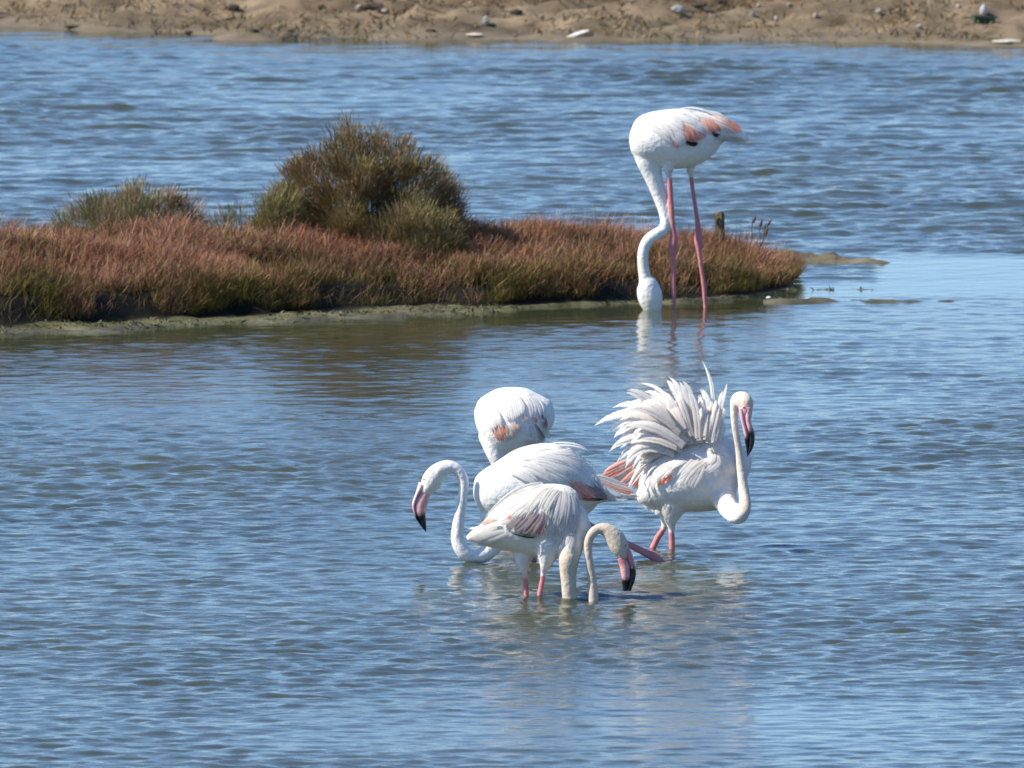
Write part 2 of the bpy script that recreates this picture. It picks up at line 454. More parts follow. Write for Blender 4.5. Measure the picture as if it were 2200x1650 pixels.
def loft(rows, sub=5, sides=18, round_ends=False):
    """rows: x, y, z, radius in the picture plane, radius in depth, r, g, b"""
    R = catmull(rows, sub)
    if round_ends:                       # domed caps, so that no flat rim shows where tubes grow together
        def cap(r, nxt):
            t = r[:3] - nxt[:3]; t = t / (np.linalg.norm(t) + 1e-9); q = 0.9 * min(r[3], r[4]); out = []
            for k, f in ((0.45, 0.89), (0.78, 0.63), (0.95, 0.31)):
                v = r.copy(); v[:3] += t * q * k; v[3:5] *= f; out.append(v)
            return out
        R = np.array(cap(R[0], R[1])[::-1] + list(R) + cap(R[-1], R[-2]))
    n = len(R)
    C = R[:, :3]
    T = np.gradient(C, axis=0); T /= np.linalg.norm(T, axis=1)[:, None] + 1e-9
    V, Cc = [], []
    a = np.linspace(0, 2 * math.pi, sides, endpoint=False)
    for i in range(n):
        t = T[i]
        e1 = np.cross((0, 1, 0), t); l = np.linalg.norm(e1)
        e1 = e1 / l if l > 0.05 else np.array((1.0, 0, 0))
        e2 = np.cross(t, e1); e2 /= np.linalg.norm(e2) + 1e-9
        r1, r2 = max(R[i, 3], 0.0004), max(R[i, 4], 0.0004)
        V.append(C[i] + np.outer(np.cos(a) * r1, e1) + np.outer(np.sin(a) * r2, e2))
        Cc.append(np.tile(R[i, 5:8], (sides, 1)))
    V = np.concatenate(V + [C[:1], C[-1:]]); Cc = np.concatenate(Cc + [R[:1, 5:8], R[-1:, 5:8]])
    faces = []
    for i in range(n - 1):
        for k in range(sides):
            k2 = (k + 1) % sides
            faces.append((i * sides + k, i * sides + k2, (i + 1) * sides + k2, (i + 1) * sides + k))
    b, e = n * sides, n * sides + 1
    for k in range(sides):
        k2 = (k + 1) % sides
        faces.append((b, k2, k)); faces.append((e, (n - 1) * sides + k, (n - 1) * sides + k2))
    return V, faces, Cc

def pydata(name, V, faces, Cc=None, smooth=True):
    me = bpy.data.meshes.new(name)
    me.from_pydata([tuple(v) for v in V], [], faces); me.update()
    if smooth: me.polygons.foreach_set('use_smooth', np.ones(len(me.polygons), bool))
    if Cc is not None:
        a = me.color_attributes.new('Col', 'FLOAT_COLOR', 'POINT')
        c4 = np.ones((len(V), 4), np.float32); Cc = np.asarray(Cc); c4[:, :Cc.shape[1]] = Cc
        a.data.foreach_set('color', c4.ravel())
    return me

def shrub(name, label, outline, Yc, depth, n_clumps, per, cols_top, cols_low, Lr, stem_col):
    """outline: photo pixels along the crown's upper edge; tufts of short shoots are set over the crown's shell"""
    pxs = np.array([o[0] for o in outline], float); pys = np.array([o[1] for o in outline], float)
    x0, x1 = pxs[0], pxs[-1]
    s = F_PX / Yc
    basepy = HORIZON + CAM_H / Yc * F_PX
    root = empty(name, (float((0.5 * (x0 + x1) - 1100) / s), Yc, 0.15))
    B3, O3, sz, hi = [], [], [], []
    for i in range(n_clumps):
        u = RNG.uniform(0.03, 0.97); px = x0 + (x1 - x0) * u
        topz = (basepy - np.interp(px, pxs, pys)) / s + 0.005
        el = math.asin(RNG.uniform(0.0, 1.0)) if RNG.random() < 0.75 else RNG.uniform(0, 0.4)
        side = -1 if RNG.random() < 0.78 else 1
        w = depth * math.sqrt(max(0.08, 1 - (2 * u - 1) ** 2))
        lump = fbm(np.array([u * 4.5]), np.array([el * 1.6 + side]), len(name) + 3, 3, 0.8)[0]
        rr = RNG.uniform(0.86, 1.03) * (1 + 0.03 * lump)
        w *= 1 + 0.40 * lump
        z0 = 0.16
        z = z0 + max(0.02, topz - z0) * math.sin(el) * rr
        B3.append(((px - 1100) / s, Yc + side * w * math.cos(el) * rr, z))
        O3.append(((2 * u - 1) * 0.55, side * math.cos(el) * 0.75, 0.55 + 0.5 * math.sin(el)))
        sz.append(RNG.uniform(0.6, 1.35)); hi.append((z - z0) / max(0.05, topz - z0))
    B3, O3, sz, hi = map(np.array, (B3, O3, sz, hi))
    n_clumps = len(B3)
    idx = np.repeat(np.arange(n_clumps), per); n = len(idx)
    rad = 0.040 * sz[idx][:, None]
    off = RNG.normal(0, 1, (n, 3)); off /= np.linalg.norm(off, axis=1)[:, None]
    off *= RNG.random((n, 1)) ** 0.5 * rad * 1.5
    base = B3[idx] + off - O3[idx] * 0.02
    base[:, 2] = np.maximum(base[:, 2], 0.13)
    L = RNG.uniform(Lr[0], Lr[1], n) * sz[idx] ** 0.5
    d = O3[idx] + off / rad * 0.45 + RNG.normal(0, 0.22, (n, 3))
    d[:, 2] = np.maximum(d[:, 2], 0.35)
    lean = d[:, :2] / d[:, 2:3] * 0.7
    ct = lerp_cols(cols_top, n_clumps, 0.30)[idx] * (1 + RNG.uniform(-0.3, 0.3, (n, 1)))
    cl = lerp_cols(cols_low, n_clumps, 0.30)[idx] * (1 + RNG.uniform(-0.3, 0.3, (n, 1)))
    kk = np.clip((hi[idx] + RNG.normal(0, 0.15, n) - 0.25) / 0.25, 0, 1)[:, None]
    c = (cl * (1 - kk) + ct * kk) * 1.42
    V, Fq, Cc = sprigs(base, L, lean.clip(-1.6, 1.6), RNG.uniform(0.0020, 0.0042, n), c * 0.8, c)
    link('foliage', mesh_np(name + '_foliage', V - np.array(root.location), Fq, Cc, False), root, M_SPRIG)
    # woody stems fanning up into the crown, some bare ones poking out of it
    cx = (0.5 * (x0 + x1) - 1100) / s
    hw = 0.5 * (x1 - x0) / s
    V, Fs, Cc, o = [], [], [], 0
    for k in range(max(10, n_clumps // 3)):
        t = RNG.integers(0, n_clumps); e = B3[t] + O3[t] * RNG.uniform(0.0, 0.10)
        bpt = np.array((cx + RNG.normal(0, 0.3 * hw), Yc + RNG.normal(0, 0.2 * depth), 0.08))
        mid = (bpt + e) / 2 + RNG.normal(0, 0.02, 3)
        v, f, c2 = loft([tuple(bpt) + (0.006, 0.006) + stem_col, tuple(mid) + (0.004, 0.004) + stem_col, tuple(e) + (0.0018, 0.0018) + stem_col], 3, 5)
        V.append(v); Cc.append(c2); Fs += [tuple(i + o for i in q) for q in f]; o += len(v)
    link('stem', pydata(name + '_stem', np.concatenate(V) - np.array(root.location), Fs, np.concatenate(Cc)), root, M_WOOD)
    tag(root, label, 'shrub')
    return root

BROWN = [(0.22, 0.145, 0.065), (0.27, 0.19, 0.10), (0.15, 0.10, 0.04), (0.22, 0.18, 0.07), (0.30, 0.21, 0.125), (0.18, 0.14, 0.05)]
OLIVE = [(0.17, 0.17, 0.06), (0.22, 0.21, 0.085), (0.13, 0.12, 0.045), (0.24, 0.17, 0.085)]
GREY = [(0.22, 0.205, 0.105), (0.26, 0.21, 0.12), (0.18, 0.175, 0.08), (0.30, 0.20, 0.13)]
shrub('tall_shrub', 'tall brown dome-shaped shrub standing above the glasswort carpet', [(560, 455), (590, 415), (612, 352), (650, 322), (690, 295), (728, 268), (770, 262), (808, 272), (838, 300), (872, 296), (905, 325), (945, 355), (975, 380), (995, 425), (1002, 470)],
      101.0, 0.40, 720, 98, BROWN, OLIVE + BROWN[:2], (0.020, 0.048), (0.06, 0.045, 0.03))
shrub('low_shrub', 'low wide olive grey shrub with pinkish tips beside the tall brown one', [(110, 478), (150, 448), (200, 425), (250, 410), (300, 402), (350, 400), (395, 415), (425, 435), (445, 468)],
      100.8, 0.30, 320, 110, GREY, OLIVE, (0.02, 0.05), (0.07, 0.05, 0.035))
shrub('green_shrub', 'small olive green shrub at the foot of the tall brown shrub', [(455, 470), (485, 445), (520, 448), (555, 425), (585, 400), (612, 405), (640, 440), (655, 468)],
      100.65, 0.18, 90, 100, [(0.17, 0.165, 0.065), (0.20, 0.18, 0.08), (0.23, 0.175, 0.09)], OLIVE, (0.03, 0.06), (0.07, 0.05, 0.035))
shrub('bushy_shrub', 'low bushy olive green shrub growing in front of the tall brown shrub', [(780, 480), (805, 452), (835, 432), (870, 440), (905, 430), (935, 446), (970, 456), (995, 480)],
      100.55, 0.16, 95, 100, [(0.17, 0.145, 0.06), (0.20, 0.165, 0.08), (0.23, 0.165, 0.085)], OLIVE, (0.03, 0.06), (0.07, 0.05, 0.035))

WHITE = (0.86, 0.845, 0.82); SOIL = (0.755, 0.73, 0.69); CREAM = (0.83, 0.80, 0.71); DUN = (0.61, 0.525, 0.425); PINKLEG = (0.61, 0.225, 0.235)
CORAL = (0.86, 0.245, 0.135); SALMON = (0.86, 0.39, 0.275); BLUSH = (0.87, 0.66, 0.57); MAUVE = (0.36, 0.30, 0.31)
BLACK = (0.018, 0.017, 0.02); ASH = (0.70, 0.69, 0.67); ROSE = (0.80, 0.42, 0.43); PEACH = (0.82, 0.62, 0.45); RED = (0.68, 0.10, 0.08)

class Bird:
    """one flamingo: torso, neck, head and legs grow into a single skin, then bill, eye, wing and tail follow as parts"""
    def __init__(self, Y, wl, label):
        self.Y = Y; self.s = F_PX / Y; self.wl = wl
        self.src = []; self.label = label; self.nf = 0
    def pt(self, px, py, w=0.0):
        return P(px, py, self.Y + w)
    def tube(self, rows, col=WHITE, sub=5, sides=18):
        """rows (px, py, w, r_px[, r_depth_m[, colour]])"""
        out = []
        for r in rows:
            p = self.pt(r[0], r[1], r[2]); rp = r[3] / self.s
            rd = r[4] if len(r) > 4 and r[4] is not None else rp
            c = r[5] if len(r) > 5 else col
            out.append((p.x, p.y, p.z, rp, rd) + tuple(c))
        self.src.append(loft(out, sub, sides, sides != 28))
    def leg(self, pts, below=0.3, w=0.0):
        """pts (px, py, r_px); runs on under the water"""
        rows = [(a, b, w, r, None, PINKLEG) for a, b, r in pts]
        a, b, r = pts[-1]; a0, b0, _ = pts[-2]
        k = below * self.s
        rows.append((a + (a - a0) / max(b - b0, 6.0) * k * 0.8, b + k, w, r * 0.9, None, PINKLEG))
        self.tube(rows, sub=6, sides=12)
    def skin(self, voxel=0.006, smooth=4):
        V, Fs, Cs, o = [], [], [], 0
        for v, f, c in self.src:
            V.append(v); Cs.append(c); Fs += [tuple(i + o for i in q) for q in f]; o += len(v)
        V = np.concatenate(V); Cs = np.concatenate(Cs)
        me = pydata('body_source', V, Fs)
        ob = bpy.data.objects.new('body_source', me); COL.objects.link(ob)
        md = ob.modifiers.new('r', 'REMESH'); md.mode = 'VOXEL'; md.voxel_size = voxel; md.adaptivity = 0
        ms = ob.modifiers.new('s', 'SMOOTH'); ms.factor = 0.5; ms.iterations = smooth
        dg = bpy.context.evaluated_depsgraph_get()
        nm = bpy.data.meshes.new_from_object(ob.evaluated_get(dg))
        bpy.data.objects.remove(ob); bpy.data.meshes.remove(me)
        kd = kdtree.KDTree(len(V))
        for i, v in enumerate(V): kd.insert(v, i)
        kd.balance()
        n = len(nm.vertices)
        co = np.empty(n * 3, np.float32); nm.vertices.foreach_get('co', co); co = co.reshape(-1, 3)
        c4 = np.ones((n, 4), np.float32)
        for i in range(n):
            hits = kd.find_n(co[i], 3)
            c4[i, :3] = np.mean([Cs[h[1]] for h in hits], axis=0)
        at = nm.color_attributes.new('Col', 'FLOAT_COLOR', 'POINT'); at.data.foreach_set('color', c4.ravel())
        nm.polygons.foreach_set('use_smooth', np.ones(len(nm.polygons), bool))
        nm.name = 'body'
        base = self.pt(float(np.mean([self.base_px])), self.wl, 0)
        self.root = empty('flamingo', (base.x, base.y, 0.0))
        tag(self.root, self.label, 'flamingo', 'flamingos feeding in the lagoon')
        off = np.array(self.root.location, np.float32)
        self.bvh = BVHTree.FromPolygons([Vector(c) for c in co], [tuple(p.vertices) for p in nm.polygons])
        nm.vertices.foreach_set('co', (co - off).ravel()); nm.update()
        self.body = link('body', nm, self.root, M_BODY)
        return self
    def child(self, name, V, faces, Cc, mat, parent=None):
        off = np.array(self.root.location)
        return link(name, pydata(name, np.asarray(V) - off, faces, Cc), parent or self.root, mat)
    def hit(self, px, py):
        d = ray(px, py).normalized()
        loc, nrm, i, dist = self.bvh.ray_cast(CAM, d)
        return loc, nrm
    def feather(self, pts, width, col, parent, lift=(0.004, 0.016), name='feather', w=None, tipw=0.0, pointed=0.35, col_base=None, seg=8, basew=0.45):
        """pts: two or three photo pixels from quill to tip, laid on the skin (or at depth w)"""
        if len(pts) == 2:
            a, b = pts
            pts = (a, ((a[0] + b[0]) / 2 + (b[1] - a[1]) * 0.06, (a[1] + b[1]) / 2 - (b[0] - a[0]) * 0.06 * random.choice((-1, 1))), b)
        a, m, b = [np.array(p, float) for p in pts]
        if tipw or w is not None: pass
        cx = 2 * m - 0.5 * (a + b)
        line = []; lastw = w; nors = []; lastn = np.array((-0.35, -0.8, 0.45))
        self.nf += 1
        for i in range(seg + 1):
            t = i / seg
            q = (1 - t) ** 2 * a + 2 * t * (1 - t) * cx + t * t * b
            loc, nrm = (None, None) if w is not None else self.hit(q[0], q[1])
            lf = lift[0] + (lift[1] - lift[0]) * t
            if loc is not None:
                ww = loc.y - self.Y
                if lastw is not None: ww = min(max(ww, lastw - 0.03), lastw + 0.018)
                lastw = ww
            elif lastw is None:
                lastw = 0.0
            if nrm is not None: lastn = np.array(nrm)
            nors.append(lastn)
            line.append(self.pt(q[0], q[1], lastw - lf + tipw * t * t))
        L = np.array([tuple(p) for p in line])
        T = np.gradient(L, axis=0); T /= np.linalg.norm(T, axis=1)[:, None] + 1e-9
        tilt = random.uniform(-0.2, 0.2)
        view = np.array((tilt, -1.0, 0.25 + tilt * 0.5)); view /= np.linalg.norm(view)
        W = width / self.s * 0.5
        V, Cc, AL = [], [], []
        cb = np.array(col_base if col_base is not None else col); ct = np.array(col)
        j = 1 + random.uniform(-0.05, 0.05)
        for i in range(seg + 1):
            t = i / seg
            vw = view * 0.3 + nors[i] * 0.9
            side = np.cross(T[i], vw); side /= np.linalg.norm(side) + 1e-9
            nn = np.cross(side, T[i])
            prof = (basew + (1 - basew) * min(1, t / 0.45)) * (1 if t < 0.62 else max(0.05, 1 - ((t - 0.62) / 0.38) ** (1.1 + 2.2 * (1 - pointed))))
            e1 = W * prof * random.uniform(0.86, 1.06); e2 = W * prof * random.uniform(0.86, 1.06)
            cmb = 0.16 * W * prof
            c = (cb * (1 - t) + ct * t) * j
            V += [L[i] - side * e1, L[i] - side * e1 * 0.5 + nn * cmb * 0.7, L[i] + nn * cmb, L[i] + side * e2 * 0.5 + nn * cmb * 0.7, L[i] + side * e2]
            Cc += [c] * 5
            tp = max(0.0, (t - 0.72) / 0.28)
            AL += [1.0, 0.40 + 0.3 * tp, 0.1 + 0.5 * tp, 0.40 + 0.3 * tp, 1.0]
        fs = []
        for i in range(seg):
            for k in range(4):
                fs.append((i * 5 + k, i * 5 + k + 1, (i + 1) * 5 + k + 1, (i + 1) * 5 + k))
        return self.child(name, V, fs, np.concatenate([np.clip(Cc, 0, 0.9), np.array(AL)[:, None]], 1), M_FEATHER, parent)
    def tuft(self, pts, width, col, parent, lift=(0.004, 0.016), n=3, **kw):
        """one broad vane of plumage as a few narrow overlapping feathers"""
        a, b = np.array(pts[0]), np.array(pts[2]); d = b - a; l = np.linalg.norm(d) + 1e-6
        nv = np.array((-d[1], d[0])) / l
        for i in range(n):
            o = ((i + 0.5) / n - 0.5) * width * 0.9 + random.uniform(-0.06, 0.06) * width
            k = random.uniform(0.86, 1.04)
            q = [a + nv * o * 0.7, a + (np.array(pts[1]) - a) * (0.5 + 0.5 * k) + nv * o * 1.1, a + d * k + nv * o * 0.75]
            c = np.array(col) * random.uniform(0.93, 1.04)
            if random.random() < 0.22: c = c * 0.65 + np.array(WHITE) * 0.35
            if kw.get('col_base') is None and max(col) - min(col) > 0.08:
                kw['col_base'] = tuple(np.array(col) * 0.66 + np.array(WHITE) * 0.34)
            dl = random.uniform(0, 0.003)
            self.feather(q, width * 1.5 / n * random.uniform(0.9, 1.15), tuple(c), parent, (lift[0] + dl, lift[1] + dl), pointed=random.uniform(0.25, 0.8), **kw)
    def row(self, p0, p1, n, d0, d1, width, col, parent, lift=(0.004, 0.014), jit=3.0, bow=0.0, **kw):
        for i in range(n):
            t = (i + 0.5) / n
            b = (p0[0] + (p1[0] - p0[0]) * t + random.uniform(-jit, jit), p0[1] + (p1[1] - p0[1]) * t + random.uniform(-jit, jit))
            d = (d0[0] + (d1[0] - d0[0]) * t, d0[1] + (d1[1] - d0[1]) * t)
            k = random.uniform(0.85, 1.15)
            e = (b[0] + d[0] * k, b[1] + d[1] * k)
            m = ((b[0] + e[0]) / 2 + d[1] * bow, (b[1] + e[1]) / 2 - d[0] * bow)
            self.feather((b, m, e), width * random.uniform(0.85, 1.15), col, parent, lift, **kw)
    def bill(self, name, outer, inner, depth, cols, w=0.0, parent=None):
        rows = []
        for o, i, d, c in zip(outer, inner, depth, cols):
            ww = w if np.isscalar(w) else w[len(rows)]
            p = self.pt((o[0] + i[0]) / 2, (o[1] + i[1]) / 2, ww)
            r = 0.5 * math.hypot(o[0] - i[0], o[1] - i[1]) / self.s
            rows.append((p.x, p.y, p.z, r, d) + tuple(c))
        V, f, c = loft(rows, 5, 14)
        return self.child(name, V, f, c, M_BILL, parent)
    def eye(self, px, py, r=0.0055, iris=(0.75, 0.60, 0.12)):
        loc, n = self.hit(px, py)
        if loc is None: return
        bm = bmesh.new()
        bmesh.ops.create_uvsphere(bm, u_segments=12, v_segments=8, radius=r)
        V = np.array([tuple(v.co) for v in bm.verts]); fs = [tuple(v.index for v in f.verts) for f in bm.faces]; bm.free()
        nn = np.array(n)
        k = V @ nn / r
        Cc = np.where((k > 0.75)[:, None], np.array(BLACK), np.array(iris))
        self.child('eye', V + np.array(loc) - nn * r * 0.45, fs, Cc, M_EYE)
    def wing(self, pts, width, col, n=16, m=9):
        """the folded wing: a shallow pad moulded on the flank along a line of photo pixels"""
        a, mm, b = [np.array(p, float) for p in pts]
        cx = 2 * mm - 0.5 * (a + b)
        V, ok = [], []
        for i in range(n + 1):
            t = i / n
            q = (1 - t) ** 2 * a + 2 * t * (1 - t) * cx + t * t * b
            d = 2 * (1 - t) * (cx - a) + 2 * t * (b - cx); d /= np.linalg.norm(d)
            hw = width * math.sin(math.pi * min(1, 0.10 + 0.86 * t)) ** 0.55 * (1 - 0.25 * t)
            for k in range(m + 1):
                v = 2 * k / m - 1
                c = q + np.array((-d[1], d[0])) * v * hw
                loc, nr = self.hit(*c)
                if loc is None:
                    loc, nr, _, _ = self.bvh.find_nearest(self.pt(c[0], c[1], 0.0))
                e = (1 - abs(v) ** 3) * min(1, 6 * t, 6 * (1 - t))
                V.append(np.array(loc) + np.array(nr) * (-0.005 + 0.012 * e))
        fs = [(i * (m + 1) + k, i * (m + 1) + k + 1, (i + 1) * (m + 1) + k + 1, (i + 1) * (m + 1) + k) for i in range(n) for k in range(m)]
        return self.child('wing', V, fs, np.tile(col, (len(V), 1)), M_BODY)
    def far_wing(self, rows, w):
        """the folded wing on the far flank"""
        out = []
        for px, py, r in rows:
            p = self.pt(px, py, w); out.append((p.x, p.y, p.z, r / self.s, 0.012) + tuple(WHITE))
        V, f, c = loft(out, 4, 12)
        self.child('wing', V, f, c, M_BODY)

def cv(x0, y0, k):
    return lambda x, y: (x0 + x / k, y0 + y / k)

# ================================================================== flamingo standing by the island, head under water
gA = G(1448, 664)
A = Bird(gA.y, 664, 'white flamingo on tall pink legs with its head lowered into the water beside the island')
A.base_px = 1470
A.tube([(1352, 301, 0, 5, .012), (1355, 301, 0, 20, .045), (1362, 301, 0, 35, .078), (1377, 300, 0, 49, .105), (1402, 298, 0, 58, .125), (1432, 298, 0, 63, .13), (1462, 298, 0, 65, .128),
        (1492, 294, 0, 60, .115), (1520, 287, 0, 47, .09), (1546, 281, 0, 31, .065), (1572, 285, 0, 18, .045), (1596, 293, 0, 9, .03), (1610, 299, 0, 3, .012)], sub=6, sides=28)
A.tube([(1392, 322, -.01, 34, .07), (1394, 345, -.02, 28, .055), (1400, 368, -.02, 22, .045, WHITE), (1409, 395, -.02, 18), (1419, 425, -.02, 15.5), (1427, 455, -.03, 12.5), (1430, 478, -.04, 11.5),
        (1424, 494, -.05, 12), (1408, 505, -.06, 13), (1393, 516, -.06, 12.5), (1384, 533, -.06, 12), (1381, 555, -.06, 12, None, CREAM), (1383, 580, -.06, 12.5, None, CREAM), (1386, 597, -.06, 14, None, CREAM),
        (1391, 610, -.06, 22, .042, WHITE), (1395, 629, -.06, 27, .046, WHITE), (1399, 648, -.06, 25.5, .043, CREAM), (1404, 668, -.06, 18, .03, CREAM), (1408, 690, -.06, 12, .02, ROSE)], sub=5, sides=18)
A.tube([(1440, 340, -.05, 24, .045), (1436, 358, -.05, 13, .028), (1437, 374, -.05, 7.5, .017)], sides=14)
A.tube([(1488, 335, .05, 24, .045), (1484, 355, .05, 12, .028), (1483, 372, .05, 6.5, .015)], sides=14)
A.leg([(1437, 366, 6.5), (1440, 410, 6.2), (1443, 455, 6.2), (1446, 495, 6.8), (1447, 512, 9.0), (1446, 526, 11), (1446, 542, 7), (1447, 575, 5.8), (1447, 610, 5.8), (1449, 664, 4.6)], 0.12, -.05)
A.leg([(1483, 364, 5.2), (1488, 405, 5.0), (1494, 445, 5.0), (1499, 480, 6.0), (1501, 506, 9), (1501, 520, 9.5), (1503, 545, 6), (1507, 580, 4.8), (1512, 612, 5.4), (1515, 659, 4.4)], 0.12, .05)
A.skin()
wg = A.wing(((1408, 262), (1480, 280), (1590, 294)), 46, WHITE)
for f in [(((1472, 268), (1482, 288), (1491, 307)), 20, CORAL), (((1484, 272), (1493, 290), (1503, 304)), 19, CORAL), (((1496, 276), (1505, 290), (1514, 300)), 18, SALMON),
          (((1512, 252), (1520, 270), (1532, 288)), 18, SALMON), (((1520, 254), (1533, 272), (1547, 288)), 17, CORAL), (((1526, 246), (1560, 262), (1592, 284)), 18, SALMON), (((1528, 258), (1555, 272), (1585, 288)), 18, BLUSH), (((1538, 250), (1572, 266), (1603, 286)), 13, CORAL),
          (((1474, 305), (1488, 309), (1502, 310)), 10, BLACK), (((1530, 284), (1538, 290), (1546, 292)), 8, BLACK), (((1446, 306), (1452, 312), (1459, 319)), 7, RED)]:
    A.tuft(f[0], f[1], f[2], wg, (0.010, 0.014))
for f in [(((1540, 288), (1575, 296), (1612, 302)), 16, WHITE), (((1535, 296), (1570, 298), (1600, 303)), 14, ASH), (((1505, 240), (1540, 250), (1570, 266)), 18, WHITE),
          (((1468, 258), (1492, 268), (1520, 285)), 17, WHITE), (((1500, 262), (1512, 270), (1524, 280)), 12, BLUSH), (((1434, 276), (1456, 292), (1472, 316)), 25, WHITE), (((1440, 245), (1475, 250), (1505, 266)), 26, WHITE),
          (((1418, 252), (1446, 262), (1472, 282)), 26, WHITE), (((1398, 264), (1422, 276), (1446, 300)), 26, WHITE), (((1460, 238), (1500, 240), (1535, 254)), 22, WHITE)]:
    A.tuft(f[0], f[1], f[2], wg, (0.010, 0.016))
A.far_wing([(1415, 270, 18), (1470, 282, 26), (1530, 282, 18), (1590, 294, 6)], 0.115)

# ================================================================== flamingo facing left with its neck in an S
gB = G(1040, 1206)
B = Bird(gB.y, 1206, 'white flamingo facing left with its neck curved in an S and bill hanging down')
B.base_px = 1130
b5 = cv(1040, 940, 6.111); b6 = cv(860, 960, 5.89)
B.tube([(1020, 1074, 0, 6, .014), (1023, 1073, 0, 22, .05), (1030, 1071, 0, 38, .085), (1046, 1066, 0, 54, .112), (1072, 1060, 0, 65, .13), (1105, 1053, 0, 78, .135), (1142, 1044, 0, 87, .13), (1182, 1040, 0, 88, .12),
        (1222, 1045, 0, 78, .10), (1258, 1051, 0, 52, .075), (1295, 1057, 0, 24, .055), (1330, 1063, 0, 13, .04), (1365, 1069, 0, 6, .02)], sub=6, sides=28)
B.tube([(1082, 1066, 0, 52, .10), (1078, 1088, 0, 52, .10), (1070, 1118, -.02, 40, .08), (1065, 1145, -.03, 30, .055), (1061, 1164, -.04, 24, .045), (1052, 1180, -.05, 20), (1036, 1192, -.06, 16.5), (1018, 1196, -.07, 14.5), (1001, 1190, -.08, 15.5), (989, 1175, -.08, 16),
        (983, 1155, -.08, 14.5), (984, 1130, -.08, 13), (989, 1100, -.08, 11), (994, 1068, -.08, 11), (996.5, 1042, -.08, 11.3), (993, 1024, -.08, 12), (983, 1010, -.08, 12.5), (968, 1003, -.08, 14), (952, 1007, -.08, 17.5, .030, CREAM),
        (938, 1018, -.08, 21, .036, CREAM), (929, 1032, -.08, 23, .037, CREAM), (921, 1046, -.08, 19, .032, CREAM), (915, 1055, -.08, 12, .022, CREAM)], sub=5, sides=18)
B.tube([(1275, 1060, .03, 22, .05), (1252, 1085, .02, 24, .04), (1240, 1105, .0, 13, .025)], sides=14)
B.leg([(1240, 1104, 7), (1262, 1125, 7.5), (1300, 1146, 7), (1345, 1167, 7.5), (1385, 1187, 8.5), (1400, 1194, 10), (1409, 1200, 10)], 0.16, .0)
B.tube([(1150, 1100, .06, 24, .05), (1148, 1130, .06, 16, .03), (1147, 1160, .06, 9, .02)], sides=14)
B.leg([(1147, 1155, 7), (1147, 1180, 7), (1147, 1206, 7)], 0.4, .06)
B.skin()
up_o = [b6(250, 425), b6(222, 500), b6(188, 600), b6(158, 700), b6(149, 750), b6(163, 810), b6(188, 890), b6(232, 965), b6(280, 1025), b6(320, 1075)]
gape = [b6(318, 520), b6(280, 555), b6(232, 610), b6(200, 680), b6(184, 750), b6(188, 810), b6(212, 880), b6(250, 950), b6(288, 1010), b6(324, 1072)]
lo_i = [b6(385, 575), b6(378, 615), b6(362, 670), b6(345, 725), b6(332, 765), b6(322, 815), b6(322, 880), b6(328, 950), b6(331, 1010), b6(328, 1070)]
bc = [ROSE, ROSE, ROSE, ROSE, ROSE, ROSE, BLACK, BLACK, BLACK, BLACK]
pale = (0.80, 0.60, 0.60)
B.bill('upper_bill', up_o, gape, [.022, .020, .017, .014, .013, .012, .010, .008, .006, .003], [pale, pale, pale, pale, ROSE, ROSE, BLACK, BLACK, BLACK, BLACK], -.08)
B.bill('lower_bill', gape, lo_i, [.018, .018, .017, .016, .015, .014, .012, .010, .007, .003], bc, -.079)
B.eye(911, 1030)
wg = B.wing((b5(380, 450), b5(900, 520), b5(1500, 700)), 62, WHITE)
for f in [((1130, 560), (1200, 690), (1270, 815), 90, CORAL), ((1180, 590), (1290, 700), (1420, 805), 90, CORAL), ((1230, 590), (1370, 700), (1500, 795), 70, SALMON), ((1320, 620), (1400, 690), (1480, 740), 40, CORAL),
          ((1430, 560), (1540, 700), (1620, 805), 80, MAUVE), ((1380, 640), (1480, 730), (1560, 800), 60, MAUVE), ((1290, 800), (1450, 815), (1620, 812), 34, BLACK), ((1250, 800), (1380, 822), (1500, 815), 26, RED)]:
    B.tuft([b5(*p) for p in f[:3]], f[3] / 6.111, f[4], wg, (0.009, 0.013))
for f in [((1430, 545), (1700, 690), (1890, 775), 100, WHITE), ((1550, 770), (1750, 790), (1900, 800), 80, ASH), ((1500, 540), (1780, 640), (2060, 730), 60, BLUSH), ((1560, 580), (1800, 680), (2010, 770), 55, CORAL), ((1420, 500), (1640, 540), (1930, 670), 36, ASH), ((1640, 700), (1850, 750), (2060, 762), 60, WHITE)]:
    B.tuft([b5(*p) for p in f[:3]], f[3] / 6.111, f[4], B.root, (0.012, 0.012), n=2, name='tail_feather', w=-0.035, basew=0.7)
for f in [((1000, 220), (1270, 310), (1515, 490), 120), ((1150, 440), (1320, 520), (1490, 670), 90), ((1000, 330), (1250, 440), (1425, 610), 110), ((800, 240), (1120, 320), (1360, 490), 120), ((700, 310), (1000, 390), (1310, 570), 120),
          ((820, 470), (980, 540), (1180, 720), 110), ((600, 330), (900, 390), (1160, 550), 120), ((560, 420), (750, 470), (980, 610), 110), ((700, 130), (1100, 100), (1368, 184), 95), ((760, 190), (1090, 170), (1300, 246), 50),
          ((720, 230), (1050, 215), (1335, 290), 50), ((500, 260), (800, 250), (1080, 330), 120), ((430, 350), (650, 400), (860, 520), 120), ((330, 430), (520, 490), (700, 600), 120), ((860, 420), (1040, 470), (1240, 620), 100)]:
    B.tuft([b5(*p) for p in f[:3]], f[3] / 6.111, WHITE, wg, (0.010, 0.017))
B.far_wing([(1060, 1010, 16), (1130, 1020, 30), (1220, 1032, 26), (1300, 1062, 8)], 0.115)

